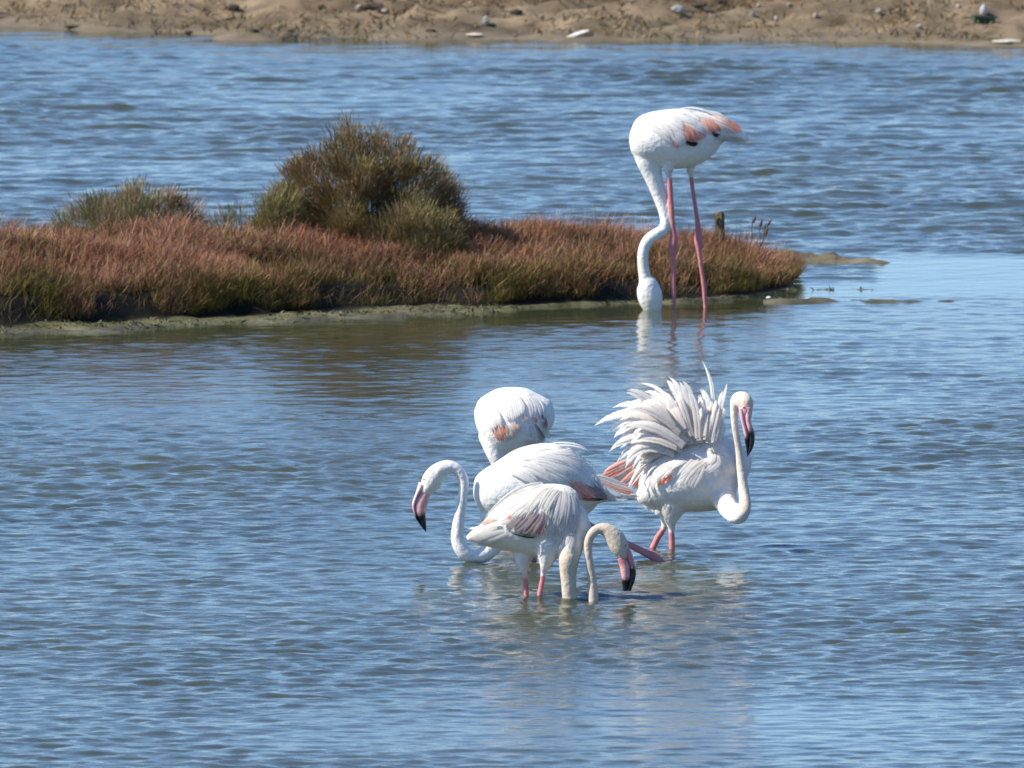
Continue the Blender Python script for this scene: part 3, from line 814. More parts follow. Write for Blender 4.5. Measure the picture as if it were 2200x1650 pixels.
# ================================================================== flamingo facing right, neck dipped under, bill at the water
gC = G(1145, 1282)
Cb = Bird(gC.y, 1282, 'white and mauve flamingo facing right with looped neck and black bill tip touching the water')
Cb.base_px = 1150
c5 = cv(980, 1000, 4.783)
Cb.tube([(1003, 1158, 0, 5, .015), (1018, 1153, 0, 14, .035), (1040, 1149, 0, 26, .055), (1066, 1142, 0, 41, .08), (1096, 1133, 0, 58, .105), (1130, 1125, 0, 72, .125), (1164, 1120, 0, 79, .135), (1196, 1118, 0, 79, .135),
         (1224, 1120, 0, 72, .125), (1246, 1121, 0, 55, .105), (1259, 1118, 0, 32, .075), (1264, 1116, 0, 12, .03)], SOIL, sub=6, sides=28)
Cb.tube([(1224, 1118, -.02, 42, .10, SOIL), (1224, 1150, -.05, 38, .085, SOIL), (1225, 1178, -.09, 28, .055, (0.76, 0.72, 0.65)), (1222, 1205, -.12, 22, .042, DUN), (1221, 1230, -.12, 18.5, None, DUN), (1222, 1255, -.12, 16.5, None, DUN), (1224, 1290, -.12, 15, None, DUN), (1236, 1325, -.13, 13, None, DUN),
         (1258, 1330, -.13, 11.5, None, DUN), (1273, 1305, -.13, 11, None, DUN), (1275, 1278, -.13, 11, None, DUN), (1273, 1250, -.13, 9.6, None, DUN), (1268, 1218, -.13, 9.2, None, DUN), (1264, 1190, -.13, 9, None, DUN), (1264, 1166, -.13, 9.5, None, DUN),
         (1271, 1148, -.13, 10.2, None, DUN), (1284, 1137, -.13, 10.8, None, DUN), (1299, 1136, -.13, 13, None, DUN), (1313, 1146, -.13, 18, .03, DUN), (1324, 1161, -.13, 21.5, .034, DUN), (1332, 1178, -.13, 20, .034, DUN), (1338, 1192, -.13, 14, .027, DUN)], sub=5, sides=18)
Cb.tube([(1130, 1175, .0, 30, .05), (1124, 1205, .0, 17, .035), (1127, 1224, .0, 9, .022), (1128, 1234, .0, 6.5, .014)], SOIL, sides=14)
Cb.tube([(1180, 1170, -.08, 34, .05), (1174, 1202, -.08, 19, .035), (1169, 1220, -.08, 9, .022), (1168, 1230, -.08, 6.5, .014)], SOIL, sides=14)
Cb.leg([(1128, 1225, 6.2), (1129, 1250, 6), (1131, 1280, 6)], 0.45, 0)
Cb.leg([(1169, 1220, 6.6), (1165, 1250, 6.3), (1159, 1283, 6.3)], 0.45, -.08)
Cb.skin()
mix_o = [c5(1768, 830), c5(1800, 900), c5(1828, 980), c5(1843, 1050), c5(1846, 1110), c5(1835, 1180), c5(1812, 1240), c5(1795, 1290)]
mix_m = [c5(1722, 905), c5(1762, 960), c5(1785, 1020), c5(1790, 1080), c5(1788, 1130), c5(1780, 1185), c5(1768, 1240), c5(1760, 1290)]
mix_i = [c5(1672, 985), c5(1672, 1010), c5(1682, 1050), c5(1690, 1095), c5(1698, 1140), c5(1704, 1190), c5(1708, 1240), c5(1712, 1290)]
DROSE = (0.66, 0.26, 0.28)
Cb.bill('upper_bill', mix_o, mix_m, [.022, .020, .018, .017, .015, .013, .010, .008], [DROSE, DROSE, DROSE, BLACK, BLACK, BLACK, BLACK, BLACK], -.13)
Cb.bill('lower_bill', mix_m, mix_i, [.020, .020, .019, .018, .016, .014, .011, .008], [DROSE, DROSE, ROSE, ROSE, ROSE, BLACK, BLACK, BLACK], -.131)
Cb.eye(1343, 1172, 0.0045, (0.5, 0.42, 0.15))
wg = Cb.wing((c5(960, 300), c5(720, 520), c5(480, 660)), 46, ASH)
for f in [((700, 470), (620, 560), (530, 650), 70, MAUVE), ((800, 480), (700, 600), (590, 695), 80, MAUVE), ((860, 500), (770, 620), (670, 725), 80, MAUVE), ((620, 520), (520, 570), (430, 600), 60, (0.62, 0.55, 0.55)), ((900, 480), (850, 620), (760, 730), 80, MAUVE),
          ((890, 560), (840, 640), (790, 722), 55, CORAL), ((915, 560), (880, 650), (842, 735), 45, RED), ((400, 540), (310, 575), (236, 618), 38, CORAL), ((585, 490), (553, 520), (522, 553), 30, CORAL), ((650, 600), (680, 640), (705, 665), 22, (0.6, 0.2, 0.2)),
          ((600, 700), (720, 732), (855, 746), 26, BLACK), ((640, 690), (740, 715), (860, 735), 24, BLACK)]:
    Cb.tuft([c5(*p) for p in f[:3]], f[3] / 4.783, f[4], wg, (0.014, 0.019))
for f in [((820, 200), (600, 270), (330, 510), 52), ((900, 195), (650, 260), (350, 495), 62), ((950, 210), (700, 300), (420, 525), 62), ((1000, 225), (760, 330), (490, 545), 62), ((980, 240), (800, 370), (580, 565), 62), ((960, 240), (850, 330), (695, 530), 74),
          ((1000, 240), (925, 330), (845, 470), 64), ((700, 250), (520, 340), (300, 540), 50), ((1050, 250), (970, 350), (905, 490), 64), ((860, 300), (700, 410), (540, 560), 60), ((780, 380), (660, 460), (500, 560), 56)]:
    Cb.tuft([c5(*p) for p in f[:3]], f[3] / 4.783, SOIL, wg, (0.010, 0.017))
for f in [((1050, 250), (1000, 400), (950, 600), 110), ((1100, 260), (1080, 420), (1030, 620), 100), ((1150, 270), (1160, 420), (1130, 620), 100), ((1200, 310), (1245, 450), (1230, 640), 95), ((960, 430), (935, 560), (900, 680), 95), ((1100, 420), (1090, 560), (1050, 720), 100),
          ((1200, 450), (1230, 580), (1200, 740), 95), ((1000, 480), (980, 620), (940, 760), 95), ((1080, 600), (1060, 720), (1010, 840), 95), ((1180, 640), (1180, 740), (1140, 860), 95)]:
    Cb.tuft([c5(*p) for p in f[:3]], f[3] / 4.783, (0.70, 0.675, 0.645), Cb.body, (0.002, 0.009), name='breast_feather')
for f in [((450, 610), (290, 640), (118, 648), 75, SOIL), ((430, 600), (300, 640), (140, 690), 75, SOIL), ((500, 670), (300, 720), (102, 782), 85, ASH), ((520, 700), (340, 780), (150, 812), 85, ASH), ((420, 640), (260, 690), (125, 730), 70, SOIL)]:
    Cb.feather([c5(*p) for p in f[:3]], f[3] / 4.783, f[4], Cb.root, (0.010, 0.014), 'tail_feather')
Cb.far_wing([(1060, 1128, 8), (1110, 1108, 24), (1170, 1095, 28), (1220, 1090, 16)], 0.12)

# ================================================================== flamingo ruffling its plumage, facing right
gD = G(1440, 1180)
D = Bird(gD.y, 1180, 'flamingo with white plumes ruffled up like a fan and head held high')
D.base_px = 1440
d4 = cv(1280, 780, 5.894); e4 = cv(1260, 770, 3.588)
PW = (0.86, 0.80, 0.76)
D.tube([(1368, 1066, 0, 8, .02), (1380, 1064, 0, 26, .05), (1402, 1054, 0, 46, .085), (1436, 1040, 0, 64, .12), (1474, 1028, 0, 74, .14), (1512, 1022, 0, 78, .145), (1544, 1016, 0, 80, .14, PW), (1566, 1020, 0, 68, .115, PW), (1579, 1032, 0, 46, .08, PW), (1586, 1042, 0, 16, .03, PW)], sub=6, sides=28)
D.tube([(1546, 1048, -.06, 42, .08, PW), (1558, 1078, -.11, 25, .05, PW), (1570, 1100, -.18, 20, .035), (1583, 1112, -.235, 15, .028), (1595, 1107, -.235, 13.5, None, DUN), (1601, 1088, -.19, 13, None, DUN), (1599, 1063, -.15, 12.3, None, (0.72, 0.64, 0.54)), (1594, 1021, -.13, 10.5, None, (0.74, 0.66, 0.57)),  # dun from the low bend on: the neck's shade is put into its colour
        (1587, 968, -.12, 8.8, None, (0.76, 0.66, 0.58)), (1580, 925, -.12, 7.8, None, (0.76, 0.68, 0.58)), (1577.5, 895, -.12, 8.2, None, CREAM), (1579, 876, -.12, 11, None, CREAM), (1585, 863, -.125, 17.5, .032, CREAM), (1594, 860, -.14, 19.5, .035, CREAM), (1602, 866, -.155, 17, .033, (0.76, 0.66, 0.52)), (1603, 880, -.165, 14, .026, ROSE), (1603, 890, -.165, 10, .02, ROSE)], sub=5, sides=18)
D.tube([(1446, 1085, -.03, 34, .06), (1442, 1110, -.03, 20, .035), (1442, 1126, -.03, 11, .022), (1443, 1136, -.03, 7.5, .016)], sides=14)
D.tube([(1436, 1090, .05, 26, .05), (1432, 1112, .05, 15, .03), (1429, 1130, .05, 8, .018)], sides=14)
D.leg([(1443, 1126, 7.2), (1443, 1150, 7), (1444, 1180, 7)], 0.4, -.03)
D.leg([(1432, 1122, 7), (1420, 1146, 7), (1404, 1174, 7.4)], 0.4, .05)
D.skin()
bo = [e4(1281, 372), e4(1276, 420), e4(1268, 470), e4(1280, 520), e4(1294, 565), e4(1298, 610), e4(1292, 655), e4(1274, 705), e4(1242, 756)]
bi = [e4(1172, 385), e4(1180, 440), e4(1192, 490), e4(1203, 535), e4(1212, 580), e4(1219, 625), e4(1225, 665), e4(1232, 710), e4(1238, 756)]
bm_ = [(0.42 * o[0] + 0.58 * i[0], 0.42 * o[1] + 0.58 * i[1]) for o, i in zip(bo, bi)]
PK = (0.84, 0.46, 0.50)
D.bill('upper_bill', bo, bm_, [.018, .018, .017, .016, .015, .014, .012, .008, .003], [PK, PK, PK, ROSE, BLACK, BLACK, BLACK, BLACK, BLACK], -.172)
D.bill('lower_bill', bm_, bi, [.018, .017, .016, .015, .014, .013, .011, .008, .003], [PK, PK, PK, PK, ROSE, BLACK, BLACK, BLACK, BLACK], -.168)
D.eye(1598, 875, 0.0055, (0.8, 0.7, 0.45))
wg = D.wing((d4(1350, 1050), d4(1000, 1150), d4(640, 1400)), 66, WHITE)
for f in [((470, 1240), (260, 1340), (65, 1442), 150, SALMON), ((500, 1290), (340, 1400), (170, 1500), 160, BLUSH), ((540, 1350), (440, 1450), (310, 1560), 150, SALMON), ((600, 1400), (540, 1500), (440, 1590), 120, CORAL), ((600, 1440), (580, 1540), (560, 1640), 110, CORAL), ((300, 1340), (200, 1400), (110, 1470), 80, CORAL)]:
    D.tuft([d4(*p) for p in f[:3]], f[3] / 5.894, f[4], D.root, (0, 0), n=4, name='tail_feather', w=.03 + random.uniform(-.006, .006), basew=0.7)
D.feather([d4(960, 1420), d4(880, 1480), d4(785, 1545)], 10, CORAL, wg, (0.006, 0.010))
PB = (0.85, 0.76, 0.69)
plumes = [((950, 720), (650, 440), (385, 355), 105), ((1050, 720), (850, 400), (600, 292), 85), ((1150, 760), (1050, 450), (930, 215), 110), ((1250, 760), (1180, 450), (1080, 205), 100), ((1330, 800), (1325, 600), (1303, 428), 62), ((1400, 820), (1390, 600), (1343, 433), 62),
          ((1510, 820), (1480, 380), (1362, 0), 46), ((1540, 820), (1580, 520), (1627, 308), 66), ((1470, 800), (1440, 600), (1385, 440), 52), ((1000, 780), (600, 560), (233, 566), 135), ((900, 700), (650, 520), (468, 483), 115), ((1000, 860), (500, 680), (72, 798), 150),
          ((950, 910), (500, 850), (268, 965), 165), ((950, 960), (520, 950), (188, 1085), 115), ((900, 1010), (560, 1030), (283, 1215), 115), ((900, 1050), (600, 1080), (378, 1285), 105), ((850, 1080), (640, 1150), (440, 1370), 105), ((1120, 780), (950, 520), (800, 330), 95),
          ((1200, 820), (1120, 560), (1010, 330), 95), ((1300, 840), (1250, 600), (1190, 370), 90), ((1080, 820), (800, 560), (560, 440), 120), ((1040, 880), (640, 700), (300, 680), 130), ((1440, 860), (1420, 680), (1350, 520), 75), ((1560, 900), (1560, 700), (1570, 540), 80),
          ((1350, 900), (1300, 680), (1250, 480), 85), ((1120, 900), (800, 720), (520, 600), 130), ((1480, 900), (1490, 700), (1470, 560), 80), ((1060, 940), (700, 820), (400, 800), 130), ((1200, 920), (1000, 680), (820, 500), 110), ((1040, 990), (720, 920), (430, 940), 120)]
ref = list(plumes)
for i in range(110):
    f, g = random.choice(ref), random.choice(ref)
    if math.hypot(f[2][0] - g[2][0], f[2][1] - g[2][1]) > 420: continue
    k = random.random(); sh = random.uniform(0.60, 0.88)
    mixp = lambda j: (f[j][0] * k + g[j][0] * (1 - k), f[j][1] * k + g[j][1] * (1 - k))
    b0, m0, t0 = mixp(0), mixp(1), mixp(2)
    ls = lambda p: (b0[0] + (p[0] - b0[0]) * sh, b0[1] + (p[1] - b0[1]) * sh)
    plumes.append((b0, ls(m0), ls(t0), random.uniform(55, 105)))
for i in range(40):                                     # soft down filling in behind the plumes
    f = random.choice(ref); sh = random.uniform(0.55, 0.8)
    q = [(p[0] + random.uniform(-60, 60), p[1] + random.uniform(-40, 40)) for p in f[:3]]
    b0 = (q[0][0] + (1250 - q[0][0]) * 0.2, q[0][1] + 90)
    ls = lambda p: (b0[0] + (p[0] - b0[0]) * sh, b0[1] + (p[1] - b0[1]) * sh)
    D.feather([d4(*b0), d4(*ls(q[1])), d4(*ls(q[2]))], 26, WHITE, wg, (0, 0), 'down', w=-0.05 + random.uniform(-.012, .012), tipw=random.uniform(0.0, 0.08), basew=0.85)
for i, f in enumerate(plumes):
    jr = lambda p, a: (p[0] + random.uniform(-a, a), p[1] + random.uniform(-a, a))
    f = ((f[0][0] + (1250 - f[0][0]) * 0.25, f[0][1] + 110), jr(f[1], 26), jr((f[2][0] + (f[2][0] - f[1][0]) * 0.13, f[2][1] + (f[2][1] - f[1][1]) * 0.13), 14), f[3] * random.uniform(0.85, 1.15))
    back = -0.07 if i < 17 else -0.10
    D.tuft([d4(*p) for p in f[:3]], f[3] / 5.894, WHITE, wg, (0, 0), n=2, name='plume', w=back - .04 * (i % 4) / 3, tipw=random.uniform(0.0, 0.12), col_base=PB, basew=0.8)
for f in [((900, 1090), (700, 1190), (520, 1340), 110), ((760, 1190), (600, 1310), (400, 1590), 95), ((820, 1240), (640, 1370), (600, 1650), 140), ((900, 1250), (740, 1400), (670, 1650), 130), ((1000, 1100), (800, 1190), (610, 1310), 115), ((1080, 1050), (840, 1090), (600, 1210), 115), ((1100, 1110), (900, 1200), (700, 1390), 125),
          ((1180, 1080), (980, 1130), (780, 1280), 120), ((1150, 1190), (960, 1290), (780, 1470), 125), ((1250, 1170), (1090, 1220), (900, 1350), 110), ((1300, 1060), (1150, 1090), (980, 1200), 110), ((1300, 990), (1430, 1010), (1505, 1130), 110), ((1500, 1120), (1530, 1270), (1390, 1380), 125),
          ((1400, 1240), (1230, 1380), (1105, 1570), 135), ((1340, 1290), (1270, 1440), (1190, 1610), 150), ((1280, 1200), (1180, 1320), (1050, 1440), 120), ((1420, 1060), (1470, 1180), (1440, 1300), 115)]:
    D.tuft([d4(*p) for p in f[:3]], f[3] / 5.894, WHITE, wg, (0.010, 0.024), col_base=(0.85, 0.78, 0.72))
for i in range(12):
    a = e4(470 + 18 * i + random.uniform(-8, 8), 1040 + 10 * i)
    D.feather((a, (a[0] - 6, a[1] + 14), (a[0] - 10 + random.uniform(-3, 3), a[1] + 30)), 16, WHITE, D.body, (0.002, 0.012), name='belly_feather')
D.far_wing([(1400, 1030, 10), (1450, 990, 30), (1510, 960, 30), (1545, 950, 14)], 0.10)

# ================================================================== flamingo seen from behind, hidden below by the S-necked one
gE = G(1105, 1100)
E = Bird(gE.y, 1100, 'white flamingo turned away with rounded back, partly hidden behind the S-necked flamingo')
E.base_px = 1105
eE = cv(1000, 820, 7.333)
E.tube([(1024, 917, 0, 6, .02), (1027, 916, 0, 26, .07), (1034, 914, 0, 45, .11), (1049, 911, 0, 63, .145), (1074, 910, 0, 77, .17), (1106, 911, 0, 80, .18), (1136, 908, 0, 75, .17), (1160, 907, 0, 57, .14), (1174, 911, 0, 41, .10), (1182, 914, 0, 25, .06), (1186, 916, 0, 7, .02)], sub=6, sides=28)
E.tube([(1060, 935, -.05, 33, .08), (1066, 967, -.07, 25, .055), (1074, 997, -.07, 18, .04), (1082, 1030, -.02, 16), (1086, 1062, .03, 15), (1082, 1100, .11, 14), (1084, 1140, .11, 14)], sub=5)
E.tube([(1110, 970, .02, 34, .07), (1108, 1010, .02, 16, .035), (1108, 1030, .02, 9, .02)], sides=14)
E.tube([(1136, 968, -.06, 30, .06), (1138, 1008, -.06, 15, .035), (1138, 1030, -.06, 9, .02)], sides=14)
E.leg([(1108, 1020, 7), (1108, 1060, 7), (1108, 1102, 7)], 0.4, .02)
E.leg([(1138, 1020, 7), (1140, 1060, 7), (1142, 1102, 7)], 0.4, -.06)
E.skin()
wg = E.wing((eE(480, 330), eE(620, 600), eE(860, 800)), 34, WHITE)
for f in [((480, 700), (520, 820), (570, 950), 130, SALMON), ((600, 690), (625, 760), (650, 850), 90, CORAL), ((660, 740), (700, 830), (760, 920), 110, BLUSH), ((540, 780), (590, 870), (640, 960), 110, BLUSH), ((570, 790), (640, 860), (700, 910), 80, BLUSH), ((730, 640), (790, 720), (840, 810), 130, BLUSH), ((780, 650), (810, 720), (840, 780), 60, SALMON), ((890, 530), (930, 580), (970, 640), 110, BLUSH),
          ((1070, 550), (1100, 600), (1130, 660), 55, CORAL), ((1180, 480), (1240, 620), (1265, 770), 95, MAUVE), ((1090, 670), (1180, 800), (1265, 960), 62, MAUVE), ((960, 930), (1080, 960), (1200, 970), 90, BLUSH), ((1060, 690), (1085, 800), (1110, 910), 85, WHITE), ((1265, 710), (1285, 820), (1285, 945), 80, WHITE), ((1130, 760), (1190, 880), (1240, 990), 70, ASH)]:
    E.tuft([eE(*p) for p in f[:3]], f[3] / 7.333, f[4], wg, (0.009, 0.013))
for f in [((800, 220), (870, 390), (880, 540), 140), ((960, 220), (1050, 390), (1060, 560), 120), ((1060, 220), (1180, 390), (1210, 590), 105), ((620, 280), (680, 460), (690, 640), 150), ((700, 240), (770, 430), (800, 600), 140), ((440, 420), (500, 570), (520, 730), 140), ((330, 520), (390, 650), (430, 800), 130), ((1120, 300), (1250, 470), (1300, 640), 90)]:
    E.tuft([eE(*p) for p in f[:3]], f[3] / 7.333, WHITE, wg, (0.010, 0.018))

# ------------------------------------------------------------------ wooden stake and dry stalks on the island
def stake():
    x, y = P(1548, 560, 101.75).x, 101.75
    s = F_PX / y
    ztop = P(1548, 458, y).z
    root_z = 0.0
    bm = bmesh.new()
    prof = [(-0.026, -0.022), (0.012, -0.026), (0.027, -0.018), (0.026, 0.022), (-0.020, 0.024)]
    lv = [-0.12, 0.1, 0.2, 0.28, ztop - 0.055, ztop - 0.012, ztop]
    rings = []
    for i, z in enumerate(lv):
        k = 1.0 if i < 5 else (0.97 if i == 5 else 0.88)
        rings.append([bm.verts.new((px * k + 0.004 * math.sin(9 * z + j) - 0.02 * (z - 0.1), py * k, z + (0.012 * math.sin(j * 2.1) if i >= 5 else 0))) for j, (px, py) in enumerate(prof)])
    for a, b in zip(rings[:-1], rings[1:]):
        for j in range(5):
            bm.faces.new((a[j], a[(j + 1) % 5], b[(j + 1) % 5], b[j]))
    bm.faces.new(rings[-1]); bm.faces.new(rings[0][::-1])
    V = [tuple(v.co) for v in bm.verts]
    bm.verts.index_update(); fs = [tuple(v.index for v in f.verts) for f in bm.faces]; bm.free()
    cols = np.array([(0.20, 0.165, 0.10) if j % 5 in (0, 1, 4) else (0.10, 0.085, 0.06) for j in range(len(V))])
    root = empty('wooden_stake', (x, y, 0))
    link('post', pydata('post', V, fs, cols, False), root, M_WOOD)
    # the dark bolt hole gouged near the top and the pale split below it
    zc = ztop - 0.045
    hv, hf = [], []
    for i in range(10):
        a = i / 10 * 2 * math.pi
        hv.append((-0.008 + 0.010 * math.cos(a), -0.0275, zc + 0.024 * math.sin(a)))
        hv.append((-0.008 + 0.007 * math.cos(a), -0.0235, zc + 0.019 * math.sin(a)))
    for i in range(10):
        j = (i + 1) % 10
        hf.append((2 * i, 2 * j, 2 * j + 1, 2 * i + 1))
    hf.append(tuple(2 * i + 1 for i in range(10)))
    link('notch', pydata('notch', hv, hf, np.tile((0.018, 0.015, 0.012), (20, 1)), False), root, M_WOOD)
    sv = [(0.008, -0.0285, 0.12), (0.013, -0.0290, 0.12), (0.015, -0.0290, ztop - 0.09), (0.010, -0.0285, ztop - 0.08)]
    link('crack', pydata('crack', sv, [(0, 1, 2, 3)], np.tile((0.03, 0.025, 0.02), (4, 1)), False), root, M_WOOD)
    tag(root, 'short weathered wooden stake with a dark notch standing in the glasswort', 'stake')
stake()

def stalk_plant(px, label, tops, Y):
    root = empty('seed_stalk', (P(px, 500, Y).x, Y, 0.18))
    o = np.array(root.location)
    for (bx, by), (tx, ty), head in tops:
        rows = []
        for t in (0, 0.4, 0.75, 1.0):
            p = P(bx + (tx - bx) * t + 2 * math.sin(t * 5), by + (ty - by) * t, Y); rows.append((p.x, p.y, p.z, 0.0022, 0.0022, 0.16, 0.10, 0.05))
        V, f, c = loft(rows, 3, 6)
        st = link('stem', pydata('stem', V - o, f, c), root, M_STRAW)
        if head:
            rows = []
            for t, r in ((-0.1, 0.002), (0.25, 0.0062), (0.6, 0.0055), (1.0, 0.0015)):
                p = P(tx + 5 * t * head, ty - 16 * t + 8, Y); rows.append((p.x, p.y, p.z, r, r, 0.15, 0.075, 0.055))
            V, f, c = loft(rows, 3, 8)
            link('seed_head', pydata('seed_head', V - o, f, c), st, M_STRAW)
    tag(root, label, 'stalk')
stalk_plant(1615, 'dry seed stalk with a dark club-shaped head next to the wooden stake', [((1610, 540), (1619, 470), 1)], 100.95)
stalk_plant(1634, 'dry forked seed stalk with thin slanted heads at the end of the island', [((1630, 545), (1634, 478), 0.6), ((1632, 535), (1648, 478), 2.0), ((1634, 530), (1645, 497), 1.0)], 100.9)

# ------------------------------------------------------------------ far bank: straw, stones and drifted litter
def bank_at(px, py):
    """meets the bank's surface along the view ray"""
    lo = None
    for i in range(400):
        Yk = 121.5 + i * 0.03
        p = P(px, py, Yk)
        z, t = bank_z(np.array([[p.x]]), np.array([[Yk]]))
        if p.z <= z[0, 0]:
            return Vector((p.x, Yk, float(z[0, 0])))
    return P(px, py, 127)

n = 40000
Xs = RNG.uniform(-6, 6, n * 2); Ts = RNG.uniform(-0.1, 6.0, n * 2)
Ys = far_edge(Xs) + Ts
dens = fbm(Xs, Ys, 81, 4, 0.8)
k = RNG.random(n * 2) < 0.42 + 0.55 * dens
Xs, Ys, Ts = Xs[k], Ys[k], Ts[k]
Zs, _ = bank_z(Xs[None], Ys[None]); Zs = Zs[0]
n = len(Xs)
cs = lerp_cols([(0.36, 0.28, 0.16), (0.30, 0.21, 0.11), (0.22, 0.14, 0.065), (0.27, 0.24, 0.15), (0.17, 0.115, 0.06)], n, 0.25)
cs = cs * 0.85 * (1 - 0.35 * sstep(1.4, 3.4, Ts + dens[k]))[:, None]
V, Fq, Cc = sprigs(np.stack([Xs, Ys, Zs - 0.01], 1), RNG.uniform(0.015, 0.07, n), np.stack([RNG.normal(0.2, 0.8, n), RNG.normal(0, 0.6, n)], 1), RNG.uniform(0.004, 0.016, n), cs * 0.8, cs)
tag(link('straw', mesh_np('straw', V, Fq, Cc, False), None, M_STRAW), 'short dry straw and roots matted over the far bank', 'straw', kind='stuff')

def stone(px, py, wpx, hpx, col, label, name='stone', cat='stone', seed=0, group=None, tilt=0.0):
    p = bank_at(px, py + hpx * 0.5)
    s = F_PX / p.y
    bm = bmesh.new()
    bmesh.ops.create_icosphere(bm, subdivisions=2, radius=1.0)
    r = random.Random(seed + int(px))
    off = Vector((r.uniform(0, 50), r.uniform(0, 50), r.uniform(0, 50)))
    V = []
    for v in bm.verts:
        k = 1 + 0.34 * mnoise.noise(v.co * 1.3 + off)
        c = v.co * k
        x, z = c.x * wpx / s * 0.5, c.z * hpx / s * 0.5
        V.append((x * math.cos(tilt) - z * math.sin(tilt), c.y * (wpx + hpx) / s * 0.22, x * math.sin(tilt) + z * math.cos(tilt) + hpx / s * 0.35))
    bm.verts.index_update(); fs = [tuple(v.index for v in f.verts) for f in bm.faces]; bm.free()
    o = link(name, pydata(name, V, fs, np.tile(col, (len(V), 1)), False), None, M_STONE)
    o.location = p
    return tag(o, label, cat, group)

WS = (0.36, 0.335, 0.30)
GRP = 'pale stones scattered on the far bank'
PALE = 'tiny whitish pebble on the upper brown part of the far bank'
for i, (px, py, w, h, lab) in enumerate([(772, 17, 20, 16, 'bright white stone on dark earth near the top of the far bank'), (1888, 29, 17, 14, 'white round stone on the far bank a little short of the green crate'),
        (1043, 43, 18, 20, 'tall white stone standing alone halfway up the far bank'), (1617, 37, 13, 12, PALE), (1668, 38, 10, 13, PALE), (1752, 36, 11, 12, PALE),
        (1975, 62, 14, 12, 'white stone low on the far bank below the green crate'), (826, 26, 15, 9, 'small greyish stone beside the bright white stone on dark earth'), (2059, 14, 11, 9, PALE), (1630, 12, 10, 10, PALE), (1695, 10, 9, 9, PALE)]):
    stone(px, py, w, h, WS, lab, seed=i, group=GRP)
stone(1455, 17, 28, 18, (0.40, 0.40, 0.38), 'grey stone block half sunk near the top of the far bank')
stone(2113, 20, 16, 26, (0.55, 0.55, 0.53), 'upright pale grey stone above the green crate on the far bank')
stone(1238, 74, 62, 10, (0.58, 0.57, 0.53), 'long bleached driftwood branch slanting up from the far waterline', 'driftwood', 'driftwood', tilt=0.35)
stone(2160, 88, 62, 11, (0.55, 0.52, 0.45), 'flat strip of white shell litter at the far water edge', 'shell_litter', 'shells')
stone(1018, 76, 36, 9, (0.60, 0.52, 0.42), 'flat pinkish stone slab at the far water edge', 'stone', 'stone')
CLOD = 'small dark clod of wet earth at the far water edge'
for i, (px, py, w, h, lab) in enumerate([(155, 57, 36, 9, 'long flat dark clod of wet earth at the far water edge'), (500, 15, 30, 14, 'dark earth lump in a hollow near the top of the far bank'), (800, 15, 55, 18, 'broad dark earth hump behind the bright white stone'),
        (1110, 24, 28, 14, 'dark earth lump halfway between the tall white stone and the grey block'), (1500, 10, 38, 13, 'dark earth hump right beside the grey stone block'), (545, 68, 24, 9, CLOD), (925, 66, 24, 8, CLOD), (405, 68, 20, 8, CLOD), (690, 15, 20, 14, 'small dark earth lump next to the broad dark hump')]):
    stone(px, py, w, h, (0.075, 0.06, 0.045), lab, 'earth_clod', 'clod', seed=40 + i, group='dark earth clods on the far bank')

def crate():
    p = bank_at(2112, 48)
    s = F_PX / p.y
    w, h, d = 42 / s, 13 / s, 0.06
    root = empty('crate', p)
    root.rotation_euler = (0, math.radians(4), math.radians(8))
    def box(name, x0, x1, y0, y1, z0, z1, c, parent):
        V = [(x, y, z) for z in (z0, z1) for y in (y0, y1) for x in (x0, x1)]
        f = [(0, 2, 3, 1), (4, 5, 7, 6), (0, 1, 5, 4), (2, 6, 7, 3), (0, 4, 6, 2), (1, 3, 7, 5)]
        return link(name, pydata(name, V, f, np.tile(c, (8, 1)), False), parent, M_WOOD)
    g = (0.05, 0.085, 0.055); g2 = (0.09, 0.14, 0.10)
    box('base', -w / 2, w / 2, -d, d, 0.0, h * 0.2, g, root)
    box('side', -w / 2, w / 2, -d - .004, -d + .004, h * 0.2, h, g, root)
    box('side', -w / 2, w / 2, d - .004, d + .004, h * 0.2, h, g, root)
    box('end', -w / 2 - .004, -w / 2 + .004, -d, d, h * .2, h, g, root)
    box('end', w / 2 - .004, w / 2 + .004, -d, d, h * .2, h, g, root)
    box('rim', -w / 2 - .006, w / 2 + .006, -d - .010, -d - .0045, h * 0.85, h * 1.1, g2, root)
    tag(root, 'dark green plastic crate washed up on the far bank', 'crate')
crate()

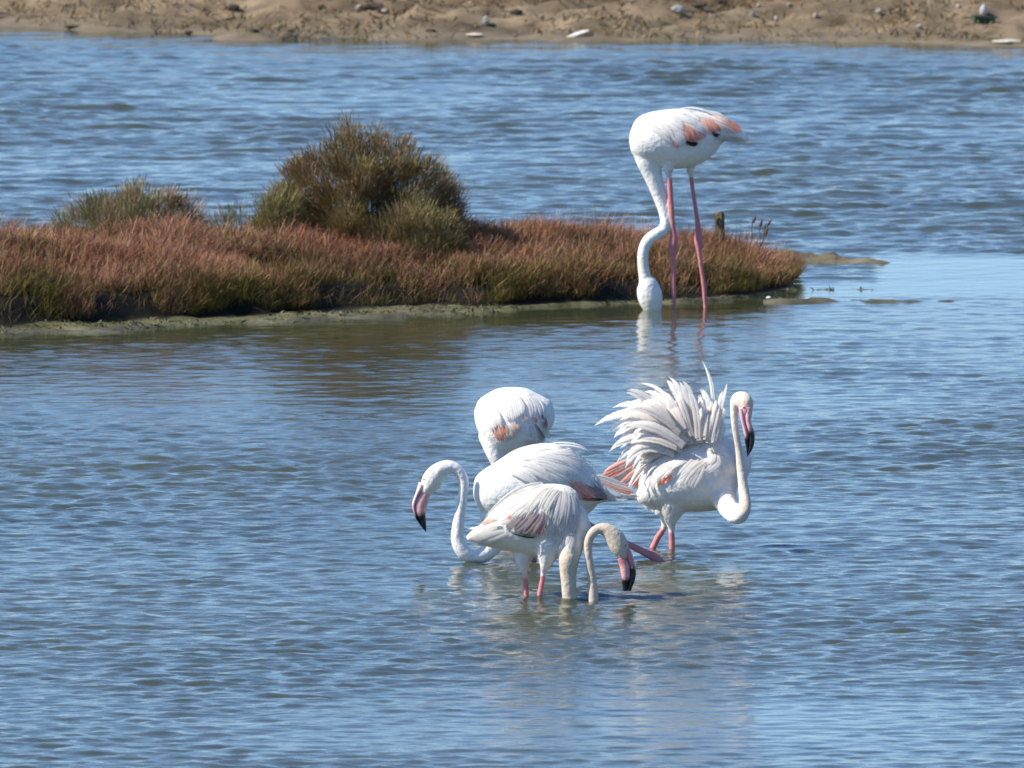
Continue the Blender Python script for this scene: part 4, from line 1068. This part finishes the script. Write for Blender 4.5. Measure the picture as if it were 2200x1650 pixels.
# small shells and pebbles on the mud in front of the island
for i, (px, py, r) in enumerate([(866, 679, 7), (1736, 640, 5), (1652, 640, 6)]):
    g = G(px, py, 0.012)
    zz, _, _ = island_z(np.array([[g.x]]), np.array([[g.y]]))
    s = F_PX / g.y
    bm = bmesh.new(); bmesh.ops.create_icosphere(bm, subdivisions=2, radius=1)
    V = [(v.co.x * r / s * (1 + .3 * mnoise.noise(v.co * 1.5)), v.co.y * r / s, max(-0.3, v.co.z) * r / s * 0.6) for v in bm.verts]
    bm.verts.index_update(); fs = [tuple(v.index for v in f.verts) for f in bm.faces]; bm.free()
    o = link('shell', pydata('shell', V, fs, np.tile((0.66, 0.66, 0.60), (len(V), 1))), None, M_STONE)
    o.location = (g.x, g.y, float(zz[0, 0]) + 0.002)
    tag(o, 'small white shell lying on the mud edge of the island', 'shell', 'shells on the island mud')

# drifted weed on the mud edge and on the pale bar
n = 5200
Xs = RNG.uniform(-4.6, 2.4, n * 4); Ys = np.where(RNG.random(n * 4) < 0.72, isl_front(Xs) + RNG.uniform(-0.5, 0.12, n * 4), RNG.uniform(100.0, 104.0, n * 4))
Zs, Tq, _ = island_z(Xs[None], Ys[None]); Zs = Zs[0]; Tq = Tq[0]
k = (Zs > -0.004) & (Zs < 0.10) & ((Tq < 0.12) | (Xs > ISL_R - 0.1)) & (RNG.random(n * 4) < 0.45 + 0.6 * fbm(Xs, Ys, 91, 3, 1.2))
Xs, Ys, Zs = Xs[k][:n], Ys[k][:n], Zs[k][:n]; n = len(Xs)
cs = lerp_cols([(0.12, 0.12, 0.04), (0.17, 0.16, 0.07), (0.06, 0.055, 0.03), (0.20, 0.17, 0.10), (0.035, 0.03, 0.02)], n, 0.3)
V, Fq, Cc = sprigs(np.stack([Xs, Ys, Zs - 0.004], 1), RNG.uniform(0.006, 0.022, n), np.stack([RNG.normal(0, 1.4, n), RNG.normal(0, 1.2, n)], 1), RNG.uniform(0.004, 0.012, n), cs, cs)
tag(link('drifted_weed', mesh_np('drifted_weed', V, Fq, Cc, False), None, M_STRAW), 'scraps of drifted weed strewn along the mud edge of the island', 'weed', kind='stuff')
